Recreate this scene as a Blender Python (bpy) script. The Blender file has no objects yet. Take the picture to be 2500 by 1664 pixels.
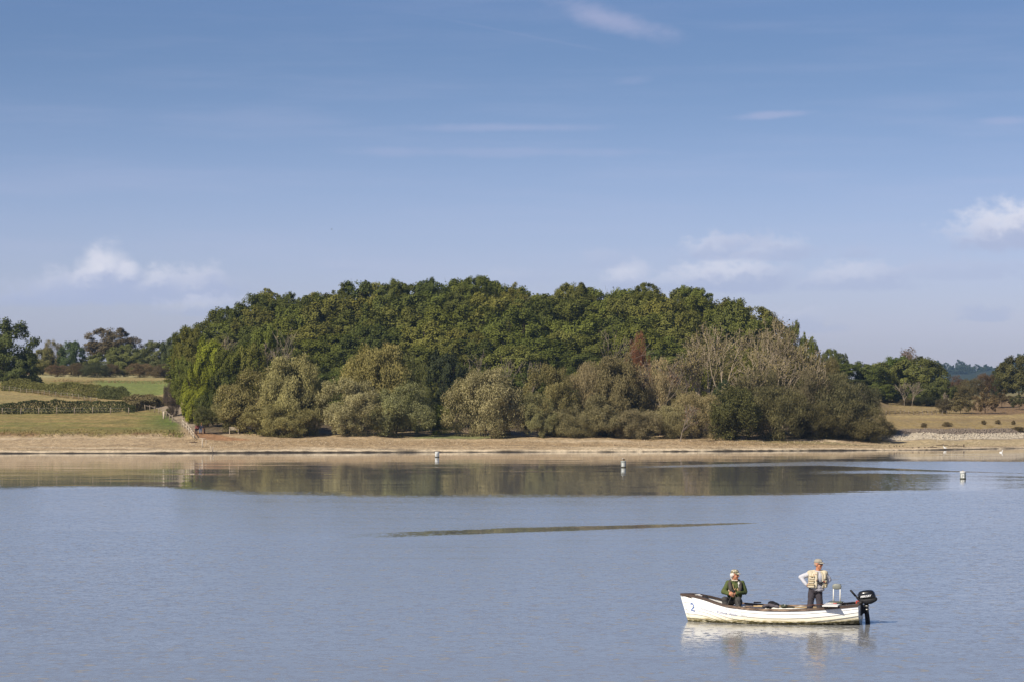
import bpy, bmesh, math, random
import numpy as np
from mathutils import Vector, Matrix

# ------------------------------------------------------------------ scene, camera, sky, sun, exposure
S = bpy.context.scene
COL = S.collection
R = math.radians
F, CX, HY, CAMZ = 7000.0, 1250.0, 998.0, 5.0        # focal length and horizon of the photograph, in its own pixels

cam_d = bpy.data.cameras.new('camera')
cam_d.sensor_width = 36.0
cam_d.lens = F / 2500.0 * 36.0
cam_d.shift_y = (HY - 832.0) / 2500.0
cam_d.clip_start, cam_d.clip_end = 0.5, 12000.0
cam = bpy.data.objects.new('camera', cam_d)
cam.location = (0, 0, CAMZ)
cam.rotation_euler = (R(90), 0, 0)
COL.objects.link(cam)
S.camera = cam

SUN_EL, SUN_AZ = 38.0, 222.0                         # azimuth clockwise from +Y: the sun stands behind the camera's left shoulder
SKY_STRENGTH, SUN_STRENGTH = 0.057, 4.8
S.view_settings.view_transform = 'Standard'
S.view_settings.look = 'None'
S.view_settings.exposure = 0.35
S.view_settings.gamma = 1.0
S.view_settings.use_curve_mapping = False
S.render.engine = 'CYCLES'
S.cycles.use_denoising = True
S.cycles.max_bounces = 6
S.cycles.diffuse_bounces = 2
S.cycles.glossy_bounces = 3
S.cycles.transmission_bounces = 3
S.cycles.volume_bounces = 0
S.cycles.sample_clamp_indirect = 8.0
S.cycles.caustics_reflective = False
S.cycles.caustics_refractive = False


class NB:
    """Short-hand for building a node tree."""
    def __init__(self, tree):
        self.t = tree
        self.n = tree.nodes
        self.l = tree.links

    def new(self, kind, **kw):
        nd = self.n.new(kind)
        for k, v in kw.items():
            setattr(nd, k, v)
        return nd

    def put(self, sock, v):
        if isinstance(v, bpy.types.NodeSocket):
            self.l.new(v, sock)
        elif v is not None:
            sock.default_value = v

    def m(self, op, a, b=None, c=None, clamp=False):
        nd = self.new('ShaderNodeMath', operation=op, use_clamp=clamp)
        for i, v in enumerate((a, b, c)):
            self.put(nd.inputs[i], v)
        return nd.outputs[0]

    def vm(self, op, a, b=None):
        nd = self.new('ShaderNodeVectorMath', operation=op)
        self.put(nd.inputs[0], a)
        if b is not None:
            self.put(nd.inputs[1], b)
        return nd.outputs[0]

    def mix(self, fac, a, b, blend='MIX'):
        nd = self.new('ShaderNodeMix', data_type='RGBA', blend_type=blend)
        self.put(nd.inputs[0], fac)
        self.put(nd.inputs[6], a if not isinstance(a, tuple) else (*a[:3], 1))
        self.put(nd.inputs[7], b if not isinstance(b, tuple) else (*b[:3], 1))
        return nd.outputs[2]

    def noise(self, vec, scale, detail=2.0, rough=0.5, col=False):
        nd = self.new('ShaderNodeTexNoise')
        self.put(nd.inputs['Vector'], vec)
        nd.inputs['Scale'].default_value = scale
        nd.inputs['Detail'].default_value = detail
        nd.inputs['Roughness'].default_value = rough
        return nd.outputs['Color' if col else 'Fac']

    def ss(self, x, a, b, lo=0.0, hi=1.0):
        nd = self.new('ShaderNodeMapRange', interpolation_type='SMOOTHSTEP')
        self.put(nd.inputs[0], x)
        for i, v in enumerate((a, b, lo, hi)):
            self.put(nd.inputs[i + 1], v)
        return nd.outputs[0]

    def xyz(self, x, y, z):
        nd = self.new('ShaderNodeCombineXYZ')
        for i, v in enumerate((x, y, z)):
            self.put(nd.inputs[i], v)
        return nd.outputs[0]

    def sep(self, v):
        nd = self.new('ShaderNodeSeparateXYZ')
        self.put(nd.inputs[0], v)
        return nd.outputs


world = bpy.data.worlds.new('World')
S.world = world
world.use_nodes = True
w = NB(world.node_tree)
w.n.clear()
sky = w.new('ShaderNodeTexSky', sky_type='NISHITA', sun_disc=False)
sky.sun_elevation = R(SUN_EL)
sky.sun_rotation = R(SUN_AZ)
sky.altitude = 60
sky.air_density = 1.0
sky.dust_density = 0.6
sky.ozone_density = 1.6
dirv = w.sep(w.new('ShaderNodeTexCoord').outputs['Generated'])
hor = w.m('SQRT', w.m('ADD', w.m('MULTIPLY', dirv[0], dirv[0]), w.m('MULTIPLY', dirv[1], dirv[1])))
el = w.m('DIVIDE', dirv[2], w.m('MAXIMUM', hor, 0.001))              # tangent of the elevation
az = w.m('ARCTAN2', dirv[0], dirv[1])                                # 0 over +Y
# the photograph's air: hazier and more violet low down, deeper blue above, all the way round
low = w.ss(el, 0.022, 0.135, 1.0, 0.0)
base = w.mix(low, w.mix(1.0, sky.outputs[0], (0.61, 0.72, 1.05), 'MULTIPLY'),
             w.mix(1.0, sky.outputs[0], (1.17, 1.15, 1.73), 'MULTIPLY'))
streak = w.noise(w.xyz(w.m('MULTIPLY', az, 9.0), w.m('MULTIPLY', el, 95.0), 3.1), 1.0, 4.0, 0.6)
veil = w.m('MULTIPLY', w.ss(streak, 0.42, 0.78), w.ss(el, 0.24, 0.08, 0.0, 0.11))
base = w.mix(veil, base, (8.6, 8.4, 11.0))
# cumulus low over the horizon and shreds of cirrus: (column, row, half width, height) in the photograph's angles
nz1 = w.noise(w.xyz(w.m('MULTIPLY', az, 150.0), w.m('MULTIPLY', el, 210.0), 0.0), 1.0, 7.0, 0.6)
nz2 = w.noise(w.xyz(w.m('MULTIPLY', az, 40.0), w.m('MULTIPLY', el, 70.0), 8.0), 1.0, 5.0, 0.6)
CLOUDS = [  # px, py of the base line, half width, height up, amount, brightness, wobble
    (300, 730, 420, 74, 0.8, 0.25, 0.45), (262, 708, 90, 124, 1.04, 1.0, 0.30), (322, 690, 44, 60, 0.95, 0.95, 0.4), (210, 712, 60, 60, 0.5, 0.8, 0.6),
    (402, 712, 74, 72, 0.75, 0.8, 0.55), (500, 716, 92, 84, 0.65, 0.7, 0.6), (148, 716, 56, 72, 0.55, 0.6, 0.6),
    (505, 762, 140, 50, 0.5, 0.85, 0.7), (90, 744, 220, 40, 0.45, 0.15, 0.7), (640, 752, 90, 40, 0.3, 0.7, 0.8),
    (1800, 698, 190, 88, 0.8, 0.95, 0.55), (1535, 698, 80, 70, 0.75, 0.9, 0.55), (1650, 702, 150, 52, 0.45, 0.7, 0.8),
    (1750, 624, 110, 60, 0.65, 0.75, 0.7), (1895, 628, 120, 62, 0.6, 0.8, 0.7), (1820, 600, 130, 40, 0.4, 0.2, 0.9), (2090, 698, 180, 66, 0.6, 0.75, 0.7),
    (2490, 594, 230, 116, 0.95, 1.0, 0.5), (2395, 780, 90, 38, 0.55, 0.0, 0.7), (2330, 676, 240, 52, 0.4, 0.2, 0.9),
    (1480, 648, 90, 46, 0.3, 0.3, 0.9), (2090, 626, 60, 34, 0.35, 0.1, 0.8), (1930, 800, 170, 60, 0.4, 0.5, 0.8), (1240, 690, 120, 40, 0.25, 0.4, 0.9), (840, 660, 70, 30, 0.25, 0.2, 0.9)]
for (px, py, hw, up, amt, brt, wob) in CLOUDS:
    q = w.m('MULTIPLY', w.m('SUBTRACT', az, (px - CX) / F), F / hw)
    r = w.m('MULTIPLY', w.m('SUBTRACT', el, (HY - py) / F), F / up)
    rr = w.m('MAXIMUM', r, w.m('MULTIPLY', r, -3.5))
    d = w.m('SQRT', w.m('ADD', w.m('MULTIPLY', q, q), w.m('MULTIPLY', rr, rr)))
    d = w.m('ADD', d, w.m('MULTIPLY', w.m('SUBTRACT', nz1, 0.5), 2.2 * wob))
    mk = w.m('MULTIPLY', w.ss(d, 0.38, 1.05, 1.0, 0.0), amt * 0.96)
    lit = w.m('MULTIPLY', w.ss(w.m('ADD', w.m('SUBTRACT', r, w.m('MULTIPLY', q, 0.25)), w.m('MULTIPLY', nz1, 0.9)), 0.45, 1.15), brt)
    base = w.mix(mk, base, w.mix(lit, (6.3, 7.1, 9.8), (11.6, 11.5, 12.6)))
for (px, py, hw, hh, tilt, amt) in [(1480, 45, 190, 42, 0.28, 0.34), (1890, 284, 120, 12, -0.06, 0.28),
                                    (1310, 92, 300, 5, 0.20, 0.05), (1250, 312, 330, 14, 0.0, 0.2),
                                    (1545, 198, 60, 14, -0.1, 0.10), (2450, 305, 90, 14, 0.0, 0.2), (1230, 372, 500, 16, 0.0, 0.14)]:
    q = w.m('SUBTRACT', az, (px - CX) / F)
    r = w.m('ADD', w.m('SUBTRACT', el, (HY - py) / F), w.m('MULTIPLY', q, tilt))
    q = w.m('MULTIPLY', q, F / hw)
    r = w.m('MULTIPLY', r, F / hh)
    d = w.m('SQRT', w.m('ADD', w.m('MULTIPLY', q, q), w.m('MULTIPLY', r, r)))
    d = w.m('ADD', d, w.m('MULTIPLY', w.m('SUBTRACT', nz2, 0.5), 1.8))
    base = w.mix(w.m('MULTIPLY', w.ss(d, 0.1, 1.1, 1.0, 0.0), amt), base, (8.4, 8.0, 10.6))
bg = w.new('ShaderNodeBackground')
w.l.new(base, bg.inputs[0])
bg.inputs[1].default_value = SKY_STRENGTH
w.l.new(bg.outputs[0], w.new('ShaderNodeOutputWorld').inputs[0])

sun_d = bpy.data.lights.new('sun', 'SUN')
sun_d.energy = SUN_STRENGTH
sun_d.angle = R(0.53)
sun_d.color = (1.0, 0.91, 0.76)
sun = bpy.data.objects.new('sun', sun_d)
to_sun = Vector((math.sin(R(SUN_AZ)) * math.cos(R(SUN_EL)), math.cos(R(SUN_AZ)) * math.cos(R(SUN_EL)), math.sin(R(SUN_EL))))
sun.rotation_euler = to_sun.to_track_quat('Z', 'Y').to_euler()
sun.location = (-60, -60, 90)
COL.objects.link(sun)

# ------------------------------------------------------------------ helpers
RNG = np.random.default_rng(7)


def sm(a, b, x):
    t = np.clip((np.asarray(x, float) - a) / (b - a), 0, 1)
    return t * t * (3 - 2 * t)


def vnoise(x, y, seed=0):
    x = np.asarray(x, float); y = np.asarray(y, float)
    xi = np.floor(x).astype(np.int64); yi = np.floor(y).astype(np.int64)
    fx = x - xi; fy = y - yi
    fx = fx * fx * (3 - 2 * fx); fy = fy * fy * (3 - 2 * fy)

    def h(a, b):
        n = (a * 374761393 + b * 668265263 + seed * 974634773) & 0x7fffffff
        n = ((n ^ (n >> 13)) * 1274126177) & 0x7fffffff
        return ((n ^ (n >> 16)) & 0xffff) / 65535.0
    return (h(xi, yi) * (1 - fx) + h(xi + 1, yi) * fx) * (1 - fy) + (h(xi, yi + 1) * (1 - fx) + h(xi + 1, yi + 1) * fx) * fy


def fbm(x, y, seed=0, o=4):
    s = 0; a = 0.5; f = 1.0; t = 0
    for i in range(o):
        s = s + a * vnoise(x * f, y * f, seed + i * 17); t += a; a *= 0.5; f *= 2.03
    return s / t


def tag(o, label=None, cat=None, group=None, kind=None):
    if label: o['label'] = label
    if cat: o['category'] = cat
    if group: o['group'] = group
    if kind: o['kind'] = kind
    return o


def link(o, parent=None):
    COL.objects.link(o)
    if parent is not None:
        o.parent = parent
    return o


def empty(name, loc=(0, 0, 0), rz=0.0):
    o = bpy.data.objects.new(name, None)
    o.empty_display_size = 0.2
    o.location = loc
    o.rotation_euler = (0, 0, rz)
    return link(o)


def mesh_obj(name, V, Fc, mat, parent=None, smooth=True):
    """V: (n,3) array or list, Fc: list of index tuples or an (m,k) array."""
    me = bpy.data.meshes.new(name)
    V = np.asarray(V, np.float32).reshape(-1, 3)
    if isinstance(Fc, np.ndarray):
        m, k = Fc.shape
        me.vertices.add(len(V)); me.vertices.foreach_set('co', V.ravel())
        me.loops.add(m * k); me.loops.foreach_set('vertex_index', Fc.astype(np.int32).ravel())
        me.polygons.add(m)
        me.polygons.foreach_set('loop_start', np.arange(0, m * k, k, dtype=np.int32))
        me.polygons.foreach_set('loop_total', np.full(m, k, np.int32))
        me.update(calc_edges=True)
    else:
        me.from_pydata([tuple(map(float, v)) for v in V], [], [tuple(f) for f in Fc])
    if smooth:
        me.polygons.foreach_set('use_smooth', np.ones(len(me.polygons), bool))
    if mat is not None:
        me.materials.append(mat)
    me.update()
    return link(bpy.data.objects.new(name, me), parent)


def mat(name, col, rough=0.6, spec=0.5, metal=0.0, var=0.12, scale=8.0, bump=0.0, coords='Object'):
    """Principled surface whose colour wanders a little by noise."""
    m = bpy.data.materials.new(name)
    m.use_nodes = True
    b = NB(m.node_tree)
    p = b.n['Principled BSDF']
    tc = b.new('ShaderNodeTexCoord').outputs[coords]
    nz = b.noise(tc, scale, 4.0, 0.6)
    dark = tuple(max(c * (1 - 2.2 * var), 0) for c in col)
    lite = tuple(min(c * (1 + 2.2 * var), 1) for c in col)
    b.l.new(b.mix(nz, dark, lite), p.inputs['Base Color'])
    p.inputs['Roughness'].default_value = rough
    p.inputs['Specular IOR Level'].default_value = spec
    p.inputs['Metallic'].default_value = metal
    if bump:
        bp = b.new('ShaderNodeBump')
        bp.inputs['Strength'].default_value = bump
        bp.inputs['Distance'].default_value = 0.02
        b.l.new(b.noise(tc, scale * 3, 4.0, 0.6), bp.inputs['Height'])
        b.l.new(bp.outputs[0], p.inputs['Normal'])
    return m


# ------------------------------------------------------------------ terrain
def ux(X, Y):
    return CX + F * np.asarray(X, float) / np.maximum(np.asarray(Y, float), 30.0)


SHU = [-900, 0, 300, 520, 1000, 1500, 1960, 2170, 2300, 2500, 3600]
SHY = [322, 323.5, 324.5, 328, 333, 336, 345, 349, 353, 368, 400]


def shore(u):
    return np.interp(u, SHU, SHY)


# distance behind the waterline -> a stretched depth in which beach, bank, field and wood follow each other
WARP_L = ([-60, 0, 21, 25, 76, 4000], [-60, 0, 42, 50, 126, 4050])
WARP_M = ([-60, 0, 17, 25, 50, 95, 4000], [-60, 0, 52, 66, 88, 128, 4033])
WARP_R = ([-60, 0, 24, 30, 52, 78, 95, 4000], [-60, 0, 62, 70, 92, 118, 135, 4040])


def depth_of(u, d):
    a = sm(380, 560, u)
    b = sm(1990, 2190, u)
    return np.interp(d, *WARP_L) * (1 - a) + np.interp(d, *WARP_M) * a * (1 - b) + np.interp(d, *WARP_R) * b


def terr(X, Y):
    X = np.asarray(X, float); Y = np.asarray(Y, float)
    u = ux(X, Y)
    ys = shore(u) + 1.6 * (fbm(X * 0.15, Y * 0.02, 3) - 0.5)
    d = depth_of(u, Y - ys)
    left = np.interp(d, [-60, -8, 0, 3, 42, 45, 50, 126, 156, 200, 276, 340, 430, 700, 1400, 3000],
                     [-3, -0.6, -0.05, 0.2, 1.62, 2.0, 2.25, 4.40, 5.75, 7.8, 10.3, 12.0, 14.2, 19.5, 24, 28])
    mid = np.interp(d, [-60, -8, 0, 3, 30, 52, 66, 88, 128, 168, 228, 400, 1000, 3000],
                    [-3, -0.6, -0.05, 0.2, 0.95, 1.50, 2.0, 3.8, 8.0, 11.0, 13.0, 12.0, 10.0, 12.0])
    right = np.interp(d, [-60, -8, 0, 3, 40, 62, 70, 92, 118, 135, 190, 260, 400, 900, 1800, 3100, 4300],
                      [-3, -0.6, -0.05, 0.15, 0.72, 1.04, 2.28, 3.15, 3.9, 4.3, 5.6, 7.0, 8.0, 12.0, 20.0, 47.0, 50.0])
    a = sm(380, 560, u)
    b = sm(1990, 2190, u)
    z = left * (1 - a) + mid * a * (1 - b) + right * b
    # the brown field climbs towards the right edge; the far wooded ridge climbs too
    z = z + sm(2300, 2600, u) * sm(430, 520, Y) * 1.2 + sm(2430, 2560, u) * sm(2600, 3500, Y) * 16
    z = z + (fbm(X * 0.22, Y * 0.22, 11) - 0.5) * 0.35 * sm(3, 40, d) + (fbm(X * 1.3, Y * 0.9, 5) - 0.5) * 0.12 * sm(2, 12, d)
    return z


def ground(px, py, y0=None, y1=900.0):
    """Where the line of sight through a pixel of the photograph meets the terrain."""
    ys = np.arange(y0 or 300.0, y1, 0.5)
    X = (px - CX) * ys / F
    zr = CAMZ + (HY - py) * ys / F
    hit = np.nonzero(terr(X, ys) >= zr)[0]
    y = ys[hit[0]] if len(hit) else y1
    X = (px - CX) * y / F
    return Vector((X, y, float(terr(X, y))))


def at(px, Y):
    X = (px - CX) * Y / F
    return Vector((X, Y, float(terr(X, Y))))


xs = np.unique(np.concatenate([np.linspace(-3000, -160, 40), np.linspace(-160, -110, 40), np.linspace(-110, 110, 560),
                               np.linspace(110, 180, 50), np.linspace(180, 3000, 40)]))
yy = np.unique(np.concatenate([np.linspace(200, 315, 24), np.linspace(315, 400, 171), np.linspace(400, 570, 170), np.linspace(570, 900, 80), np.linspace(900, 4700, 70)]))
GX, GY = np.meshgrid(xs, yy)
GZ = terr(GX, GY)
nx, ny = len(xs), len(yy)
ii = np.arange((ny - 1) * nx).reshape(ny - 1, nx)[:, :-1].ravel()
quads = np.stack([ii, ii + 1, ii + nx + 1, ii + nx], 1)


def land_colour(X, Y):
    """What covers the ground, as plain daylight-free colours."""
    u = ux(X, Y); d = depth_of(u, Y - shore(u))
    n1 = fbm(X * 0.10, Y * 0.05, 21); n2 = fbm(X * 0.6, Y * 0.12, 31); n3 = fbm(X * 0.06, Y * 0.35, 41); n4 = fbm(X * 1.6, Y * 0.5, 51)
    C = np.zeros(X.shape + (3,))

    def lay(col, wgt):
        nonlocal C
        wgt = np.clip(wgt, 0, 1)[..., None]
        C = C * (1 - wgt) + np.array(col) * wgt
    sand, pale, tan, rust = (0.37, 0.275, 0.165), (0.56, 0.46, 0.32), (0.34, 0.26, 0.13), (0.27, 0.185, 0.095)
    green, olive, straw, brown = (0.10, 0.125, 0.035), (0.155, 0.135, 0.05), (0.33, 0.255, 0.12), (0.19, 0.125, 0.07)
    lay(sand, np.ones_like(X))
    lay(pale, sm(9, 4, d) * 0.9 + sm(0.52, 0.72, n3) * sm(30, 5, d) * 0.8)
    lay(pale, sm(0.5, 0.62, n3) * sm(0.35, 0.6, n2) * sm(50, 30, d) * sm(26, 34, d) * 0.8)
    lay(rust, sm(0.46, 0.66, fbm(X * 0.035, Y * 0.16, 61)) * sm(12, 20, d) * sm(70, 40, d) * 0.6)
    lay(olive, sm(0.5, 0.68, fbm(X * 0.03, Y * 0.2, 71)) * sm(13, 20, d) * sm(48, 34, d) * sm(320, 480, u) * 0.6)
    lay((0.05, 0.04, 0.028), sm(0.62, 0.78, fbm(X * 0.16, Y * 0.75, 81)) * sm(16, 4, d) * 0.6)
    for dl, ph in ((7.0, 0.0), (12.5, 40.0), (21.0, 90.0)):                     # broken wrack lines
        off_ = 3.2 * (fbm(X * 0.035 + ph, Y * 0 + ph, 111) - 0.5)
        lay((0.085, 0.062, 0.04), sm(0.75, 0.15, np.abs(d - dl - off_)) * sm(0.44, 0.58, fbm(X * 0.22 + ph, Y * 0 + ph, 121)) * 0.75)
    lay((0.040, 0.031, 0.022), sm(2.6, 1.7, d + 0.9 * (n2 - 0.5)))                                   # wet edge
    # left: bank and fields
    L = sm(455, 425, u + 8 * (n2 - 0.5))
    lay((0.20, 0.165, 0.06), L * sm(43, 48, d + 5 * (n4 - 0.5)))
    lay((0.29, 0.21, 0.085), L * sm(46, 56, d) * sm(0.35, 0.6, n1 + 0.25 * (n2 - 0.5)) * 0.9)
    lay((0.14, 0.155, 0.045), L * sm(48, 60, d) * sm(0.42, 0.7, n3) * 0.6)
    lay((0.085, 0.13, 0.03), L * sm(300, 420, u) * sm(50, 80, d) * sm(130, 110, d) * 0.8)
    lay((0.21, 0.125, 0.06), L * sm(43, 45, d) * sm(51, 48, d) * sm(0.4, 0.6, n2) * 0.8)
    lay(straw, L * sm(135, 165, d) * sm(230, 205, d) * (0.35 + 0.5 * n2))
    lay((0.165, 0.20, 0.058), L * sm(184, 190, d) * sm(292, 286, d) * sm(215, 250, u) * (0.75 + 0.25 * n2))
    lay((0.30, 0.235, 0.10), L * sm(286, 292, d) * sm(330, 320, d))
    lay((0.34, 0.30, 0.15), L * sm(320, 328, d) * sm(380, 360, d))
    lay((0.24, 0.13, 0.065), L * sm(370, 385, d) * sm(120, 60, u))
    # track from the beach up past the fence
    P = sm(26, 14, np.abs(u - np.interp(d, [40, 60, 90, 130, 180], [560, 505, 452, 425, 372])) - np.interp(d, [40, 60, 90, 180], [46, 22, 8, 4]))
    lay((0.30, 0.165, 0.085), P * sm(40, 46, d) * sm(72, 60, d) * 0.9)
    lay((0.27, 0.215, 0.15), P * sm(60, 70, d) * sm(190, 170, d))
    # wood floor
    M = sm(470, 500, u) * sm(2190, 2170, u)
    lay((0.10, 0.075, 0.045), M * sm(60, 74, d + 10 * (n2 - 0.5)))
    lay((0.12, 0.16, 0.05), M * sm(46, 52, d) * sm(66, 58, d) * sm(980, 1040, u) * sm(1290, 1200, u) * 0.75)
    # right: dry turf above the stone apron, brown field behind
    Q = sm(2120, 2170, u)
    lay((0.40, 0.32, 0.185), Q * sm(8, 20, d) * sm(60, 50, d) * 0.8)
    lay((0.36, 0.31, 0.24), Q * sm(56, 60, d) * sm(66, 65, d))
    lay((0.16, 0.125, 0.10), Q * sm(65, 66, d) * sm(71, 70, d))
    lay((0.285, 0.215, 0.105), Q * sm(69.5, 71, d) * (0.75 + 0.5 * (n2 - 0.5)) * 1.2)
    lay((0.26, 0.19, 0.075), Q * sm(70, 72, d) * sm(0.40, 0.6, n4) * 0.75)
    lay((0.24, 0.17, 0.09), Q * sm(70, 72, d) * sm(0.48, 0.62, n1) * 0.7)
    lay((0.38, 0.29, 0.13), Q * sm(100, 116, d) * sm(126, 120, d) * 0.6)
    lay(brown, Q * sm(124, 130, d) * sm(2330, 2400, u + 40 * (n2 - 0.5)) * 0.9)
    lay((0.20, 0.17, 0.08), Q * sm(180, 260, d))
    lay((0.10, 0.11, 0.05), sm(500, 800, d))
    lay((0.03, 0.04, 0.02), sm(2300, 2700, Y))
    C = C * (0.86 + 0.28 * n4[..., None])
    return np.clip(C, 0, 1)


def land_material():
    m = bpy.data.materials.new('land')
    m.use_nodes = True
    b = NB(m.node_tree)
    p = b.n['Principled BSDF']
    vc = b.new('ShaderNodeVertexColor', layer_name='cover').outputs[0]
    pos = b.sep(b.new('ShaderNodeNewGeometry').outputs['Position'])
    fine = b.noise(b.xyz(pos[0], b.m('MULTIPLY', pos[1], 0.35), pos[2]), 1.7, 5.0, 0.7)
    grit = b.noise(b.xyz(pos[0], b.m('MULTIPLY', pos[1], 0.5), pos[2]), 6.0, 3.0, 0.7)
    k = b.m('MULTIPLY', b.ss(fine, 0.2, 0.8, 0.62, 1.38), b.ss(grit, 0.2, 0.8, 0.72, 1.28))
    b.l.new(b.mix(1.0, vc, b.xyz(k, k, k), 'MULTIPLY'), p.inputs['Base Color'])
    p.inputs['Roughness'].default_value = 0.95
    p.inputs['Specular IOR Level'].default_value = 0.1
    bp = b.new('ShaderNodeBump')
    bp.inputs['Strength'].default_value = 0.6
    bp.inputs['Distance'].default_value = 0.12
    b.l.new(fine, bp.inputs['Height'])
    b.l.new(bp.outputs[0], p.inputs['Normal'])
    return m


terrain = mesh_obj('ground', np.stack([GX, GY, GZ], -1).reshape(-1, 3), quads, land_material())
ca = terrain.data.color_attributes.new('cover', 'FLOAT_COLOR', 'POINT')
cc = np.ones((nx * ny, 4), np.float32)
cc[:, :3] = land_colour(GX, GY).reshape(-1, 3)
ca.data.foreach_set('color', cc.ravel())
tag(terrain, 'sandy drawn-down shore rising to dry fields and a wooded knoll', kind='structure')

# ------------------------------------------------------------------ water
wx = np.unique(np.concatenate([np.linspace(-1200, -70, 30), np.linspace(-70, 70, 281), np.linspace(70, 1200, 30)]))
wy = np.unique(np.concatenate([np.linspace(-260, 40, 16), np.linspace(40, 110, 90), np.linspace(110, 140, 121), np.linspace(140, 300, 300), np.linspace(300, 420, 100)]))
WX, WY = np.meshgrid(wx, wy)


def ruffle(X, Y):
    """How far the breeze has roughened the surface: 0 mirror calm under the wood, 1 open water."""
    u = ux(X, Y)
    row = HY + CAMZ * F / np.maximum(Y, 1.0)
    edge = np.interp(u, [-200, 0, 300, 420, 620, 1000, 1700, 2000, 2250, 2500, 2800], [1190, 1189, 1187, 1189, 1203, 1209, 1209, 1205, 1196, 1190, 1188])
    edge = edge + 5 * (fbm(X * 0.12, Y * 0.05, 91) - 0.5) + 12 * (fbm(X * 0.16, Y * 0.55, 92) - 0.5)
    r = sm(-6, 9, row - edge)
    # cat's paws on the calm water to the right
    c1 = np.interp(u, [1480, 1560, 2000, 2500, 2900], [1139, 1139, 1130, 1140, 1144])
    h1 = np.interp(u, [1500, 1600, 2050, 2250, 2500, 2900], [0.4, 2.0, 5.5, 10, 14, 18])
    r = np.maximum(r, sm(h1 + 1.2, h1 - 1.2, np.abs(row - c1)) * sm(1500, 1640, u))
    c2 = np.interp(u, [1960, 2150, 2500], [1152, 1150, 1158])
    r = np.maximum(r, sm(5.5, 1.5, np.abs(row - c2) + 4 * (fbm(X * 0.2, Y * 0.2, 95) - 0.4)) * sm(1930, 2100, u) * 0.8)
    c3 = np.interp(u, [2150, 2500], [1184, 1176])
    r = np.maximum(r, sm(8, 2, np.abs(row - c3)) * sm(2150, 2400, u) * 0.45)
    r = np.maximum(r, 0.32 * sm(2080, 2350, u) * sm(1148, 1160, row) * (0.5 + 0.9 * fbm(X * 0.1, Y * 0.25, 96)))
    # a slick left by a boat, still smooth in the ruffled water
    cs = np.interp(u, [700, 1000, 1300, 1600, 1870], [1314, 1303, 1292, 1283, 1275.5])
    hs = np.interp(u, [700, 850, 1100, 1300, 1550, 1750, 1870], [5, 6, 6.2, 6, 4.6, 2.8, 0.6])
    core = sm(hs + 1.0, hs - 1.8, np.abs(row - cs) + 5.5 * (fbm(X * 1.1, Y * 0.7, 97) - 0.5) * sm(1700, 900, u) + 1.6 * (fbm(X * 0.5, Y * 0.5, 98) - 0.5)) * sm(640, 1180, u) * sm(1880, 1840, u)
    r = r * (1 - 0.97 * core)
    # faint long swell across the calm
    return np.clip(np.maximum(r, 0.0), 0, 1)


def water_material():
    m = bpy.data.materials.new('lake_water')
    m.use_nodes = True
    b = NB(m.node_tree)
    p = b.n['Principled BSDF']
    p.inputs['Base Color'].default_value = (0.245, 0.248, 0.250, 1)
    p.inputs['IOR'].default_value = 1.333
    rf = b.new('ShaderNodeAttribute', attribute_name='ruffle').outputs['Fac']
    chop = b.new('ShaderNodeAttribute', attribute_name='chop').outputs['Fac']
    b.l.new(b.m('ADD', 0.015, b.m('MULTIPLY', rf, 0.10)), p.inputs['Roughness'])
    pos = b.sep(b.new('ShaderNodeNewGeometry').outputs['Position'])
    wv = b.xyz(pos[0], b.m('MULTIPLY', pos[1], 0.75), 0.0)
    a1 = b.sep(b.vm('SUBTRACT', b.noise(wv, 7.5, 3.0, 0.6, col=True), (0.5, 0.5, 0.5)))
    a2 = b.sep(b.vm('SUBTRACT', b.noise(wv, 2.0, 2.0, 0.5, col=True), (0.5, 0.5, 0.5)))
    gust = b.ss(b.noise(b.xyz(pos[0], b.m('MULTIPLY', pos[1], 0.5), 4.0), 0.07, 4.0, 0.65), 0.3, 0.7, 0.80, 1.2)
    # steep faces of wind ripples look down-wind, towards the near shore
    sy = b.m('ADD', b.m('MULTIPLY', a1[1], b.m('ADD', 0.26, b.m('MULTIPLY', chop, 0.16))), b.m('MULTIPLY', a2[1], b.m('ADD', 0.09, b.m('MULTIPLY', chop, 0.10))))
    lee = b.m('ADD', b.m('MAXIMUM', sy, b.m('MULTIPLY', sy, -0.2)), 0.014)
    sy = b.m('ADD', b.m('MULTIPLY', lee, b.m('SUBTRACT', 1.0, chop)), b.m('MULTIPLY', b.m('MAXIMUM', sy, b.m('MULTIPLY', sy, 0.45)), chop))
    # now and then a steeper wavelet, showing as a dark fleck
    a3 = b.noise(b.xyz(b.m('MULTIPLY', pos[0], 2.6), b.m('MULTIPLY', pos[1], 2.9), 9.0), 1.0, 2.0, 0.5)
    sy = b.m('ADD', sy, b.m('MULTIPLY', b.ss(a3, 0.59, 0.71), 0.32))
    sx = b.m('ADD', b.m('MULTIPLY', a1[0], 0.30), b.m('MULTIPLY', a2[0], 0.12))
    k = b.m('MULTIPLY', rf, gust)
    # calm water keeps long, barely sloping ripples
    c = b.m('MULTIPLY', b.m('SUBTRACT', b.noise(b.xyz(b.m('MULTIPLY', pos[0], 0.10), pos[1], 7.0), 0.9, 3.0, 0.6), 0.5), 0.026)
    cal = b.m('ADD', c, b.m('MULTIPLY', b.m('SUBTRACT', b.noise(b.xyz(b.m('MULTIPLY', pos[0], 0.05), pos[1], 2.0), 0.13, 2.0, 0.5), 0.5), 0.006))
    ny_ = b.m('SUBTRACT', cal, b.m('MULTIPLY', sy, k))
    nv = b.vm('NORMALIZE', b.xyz(b.m('MULTIPLY', sx, k), ny_, 1.0))
    b.l.new(nv, p.inputs['Normal'])
    return m


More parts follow.
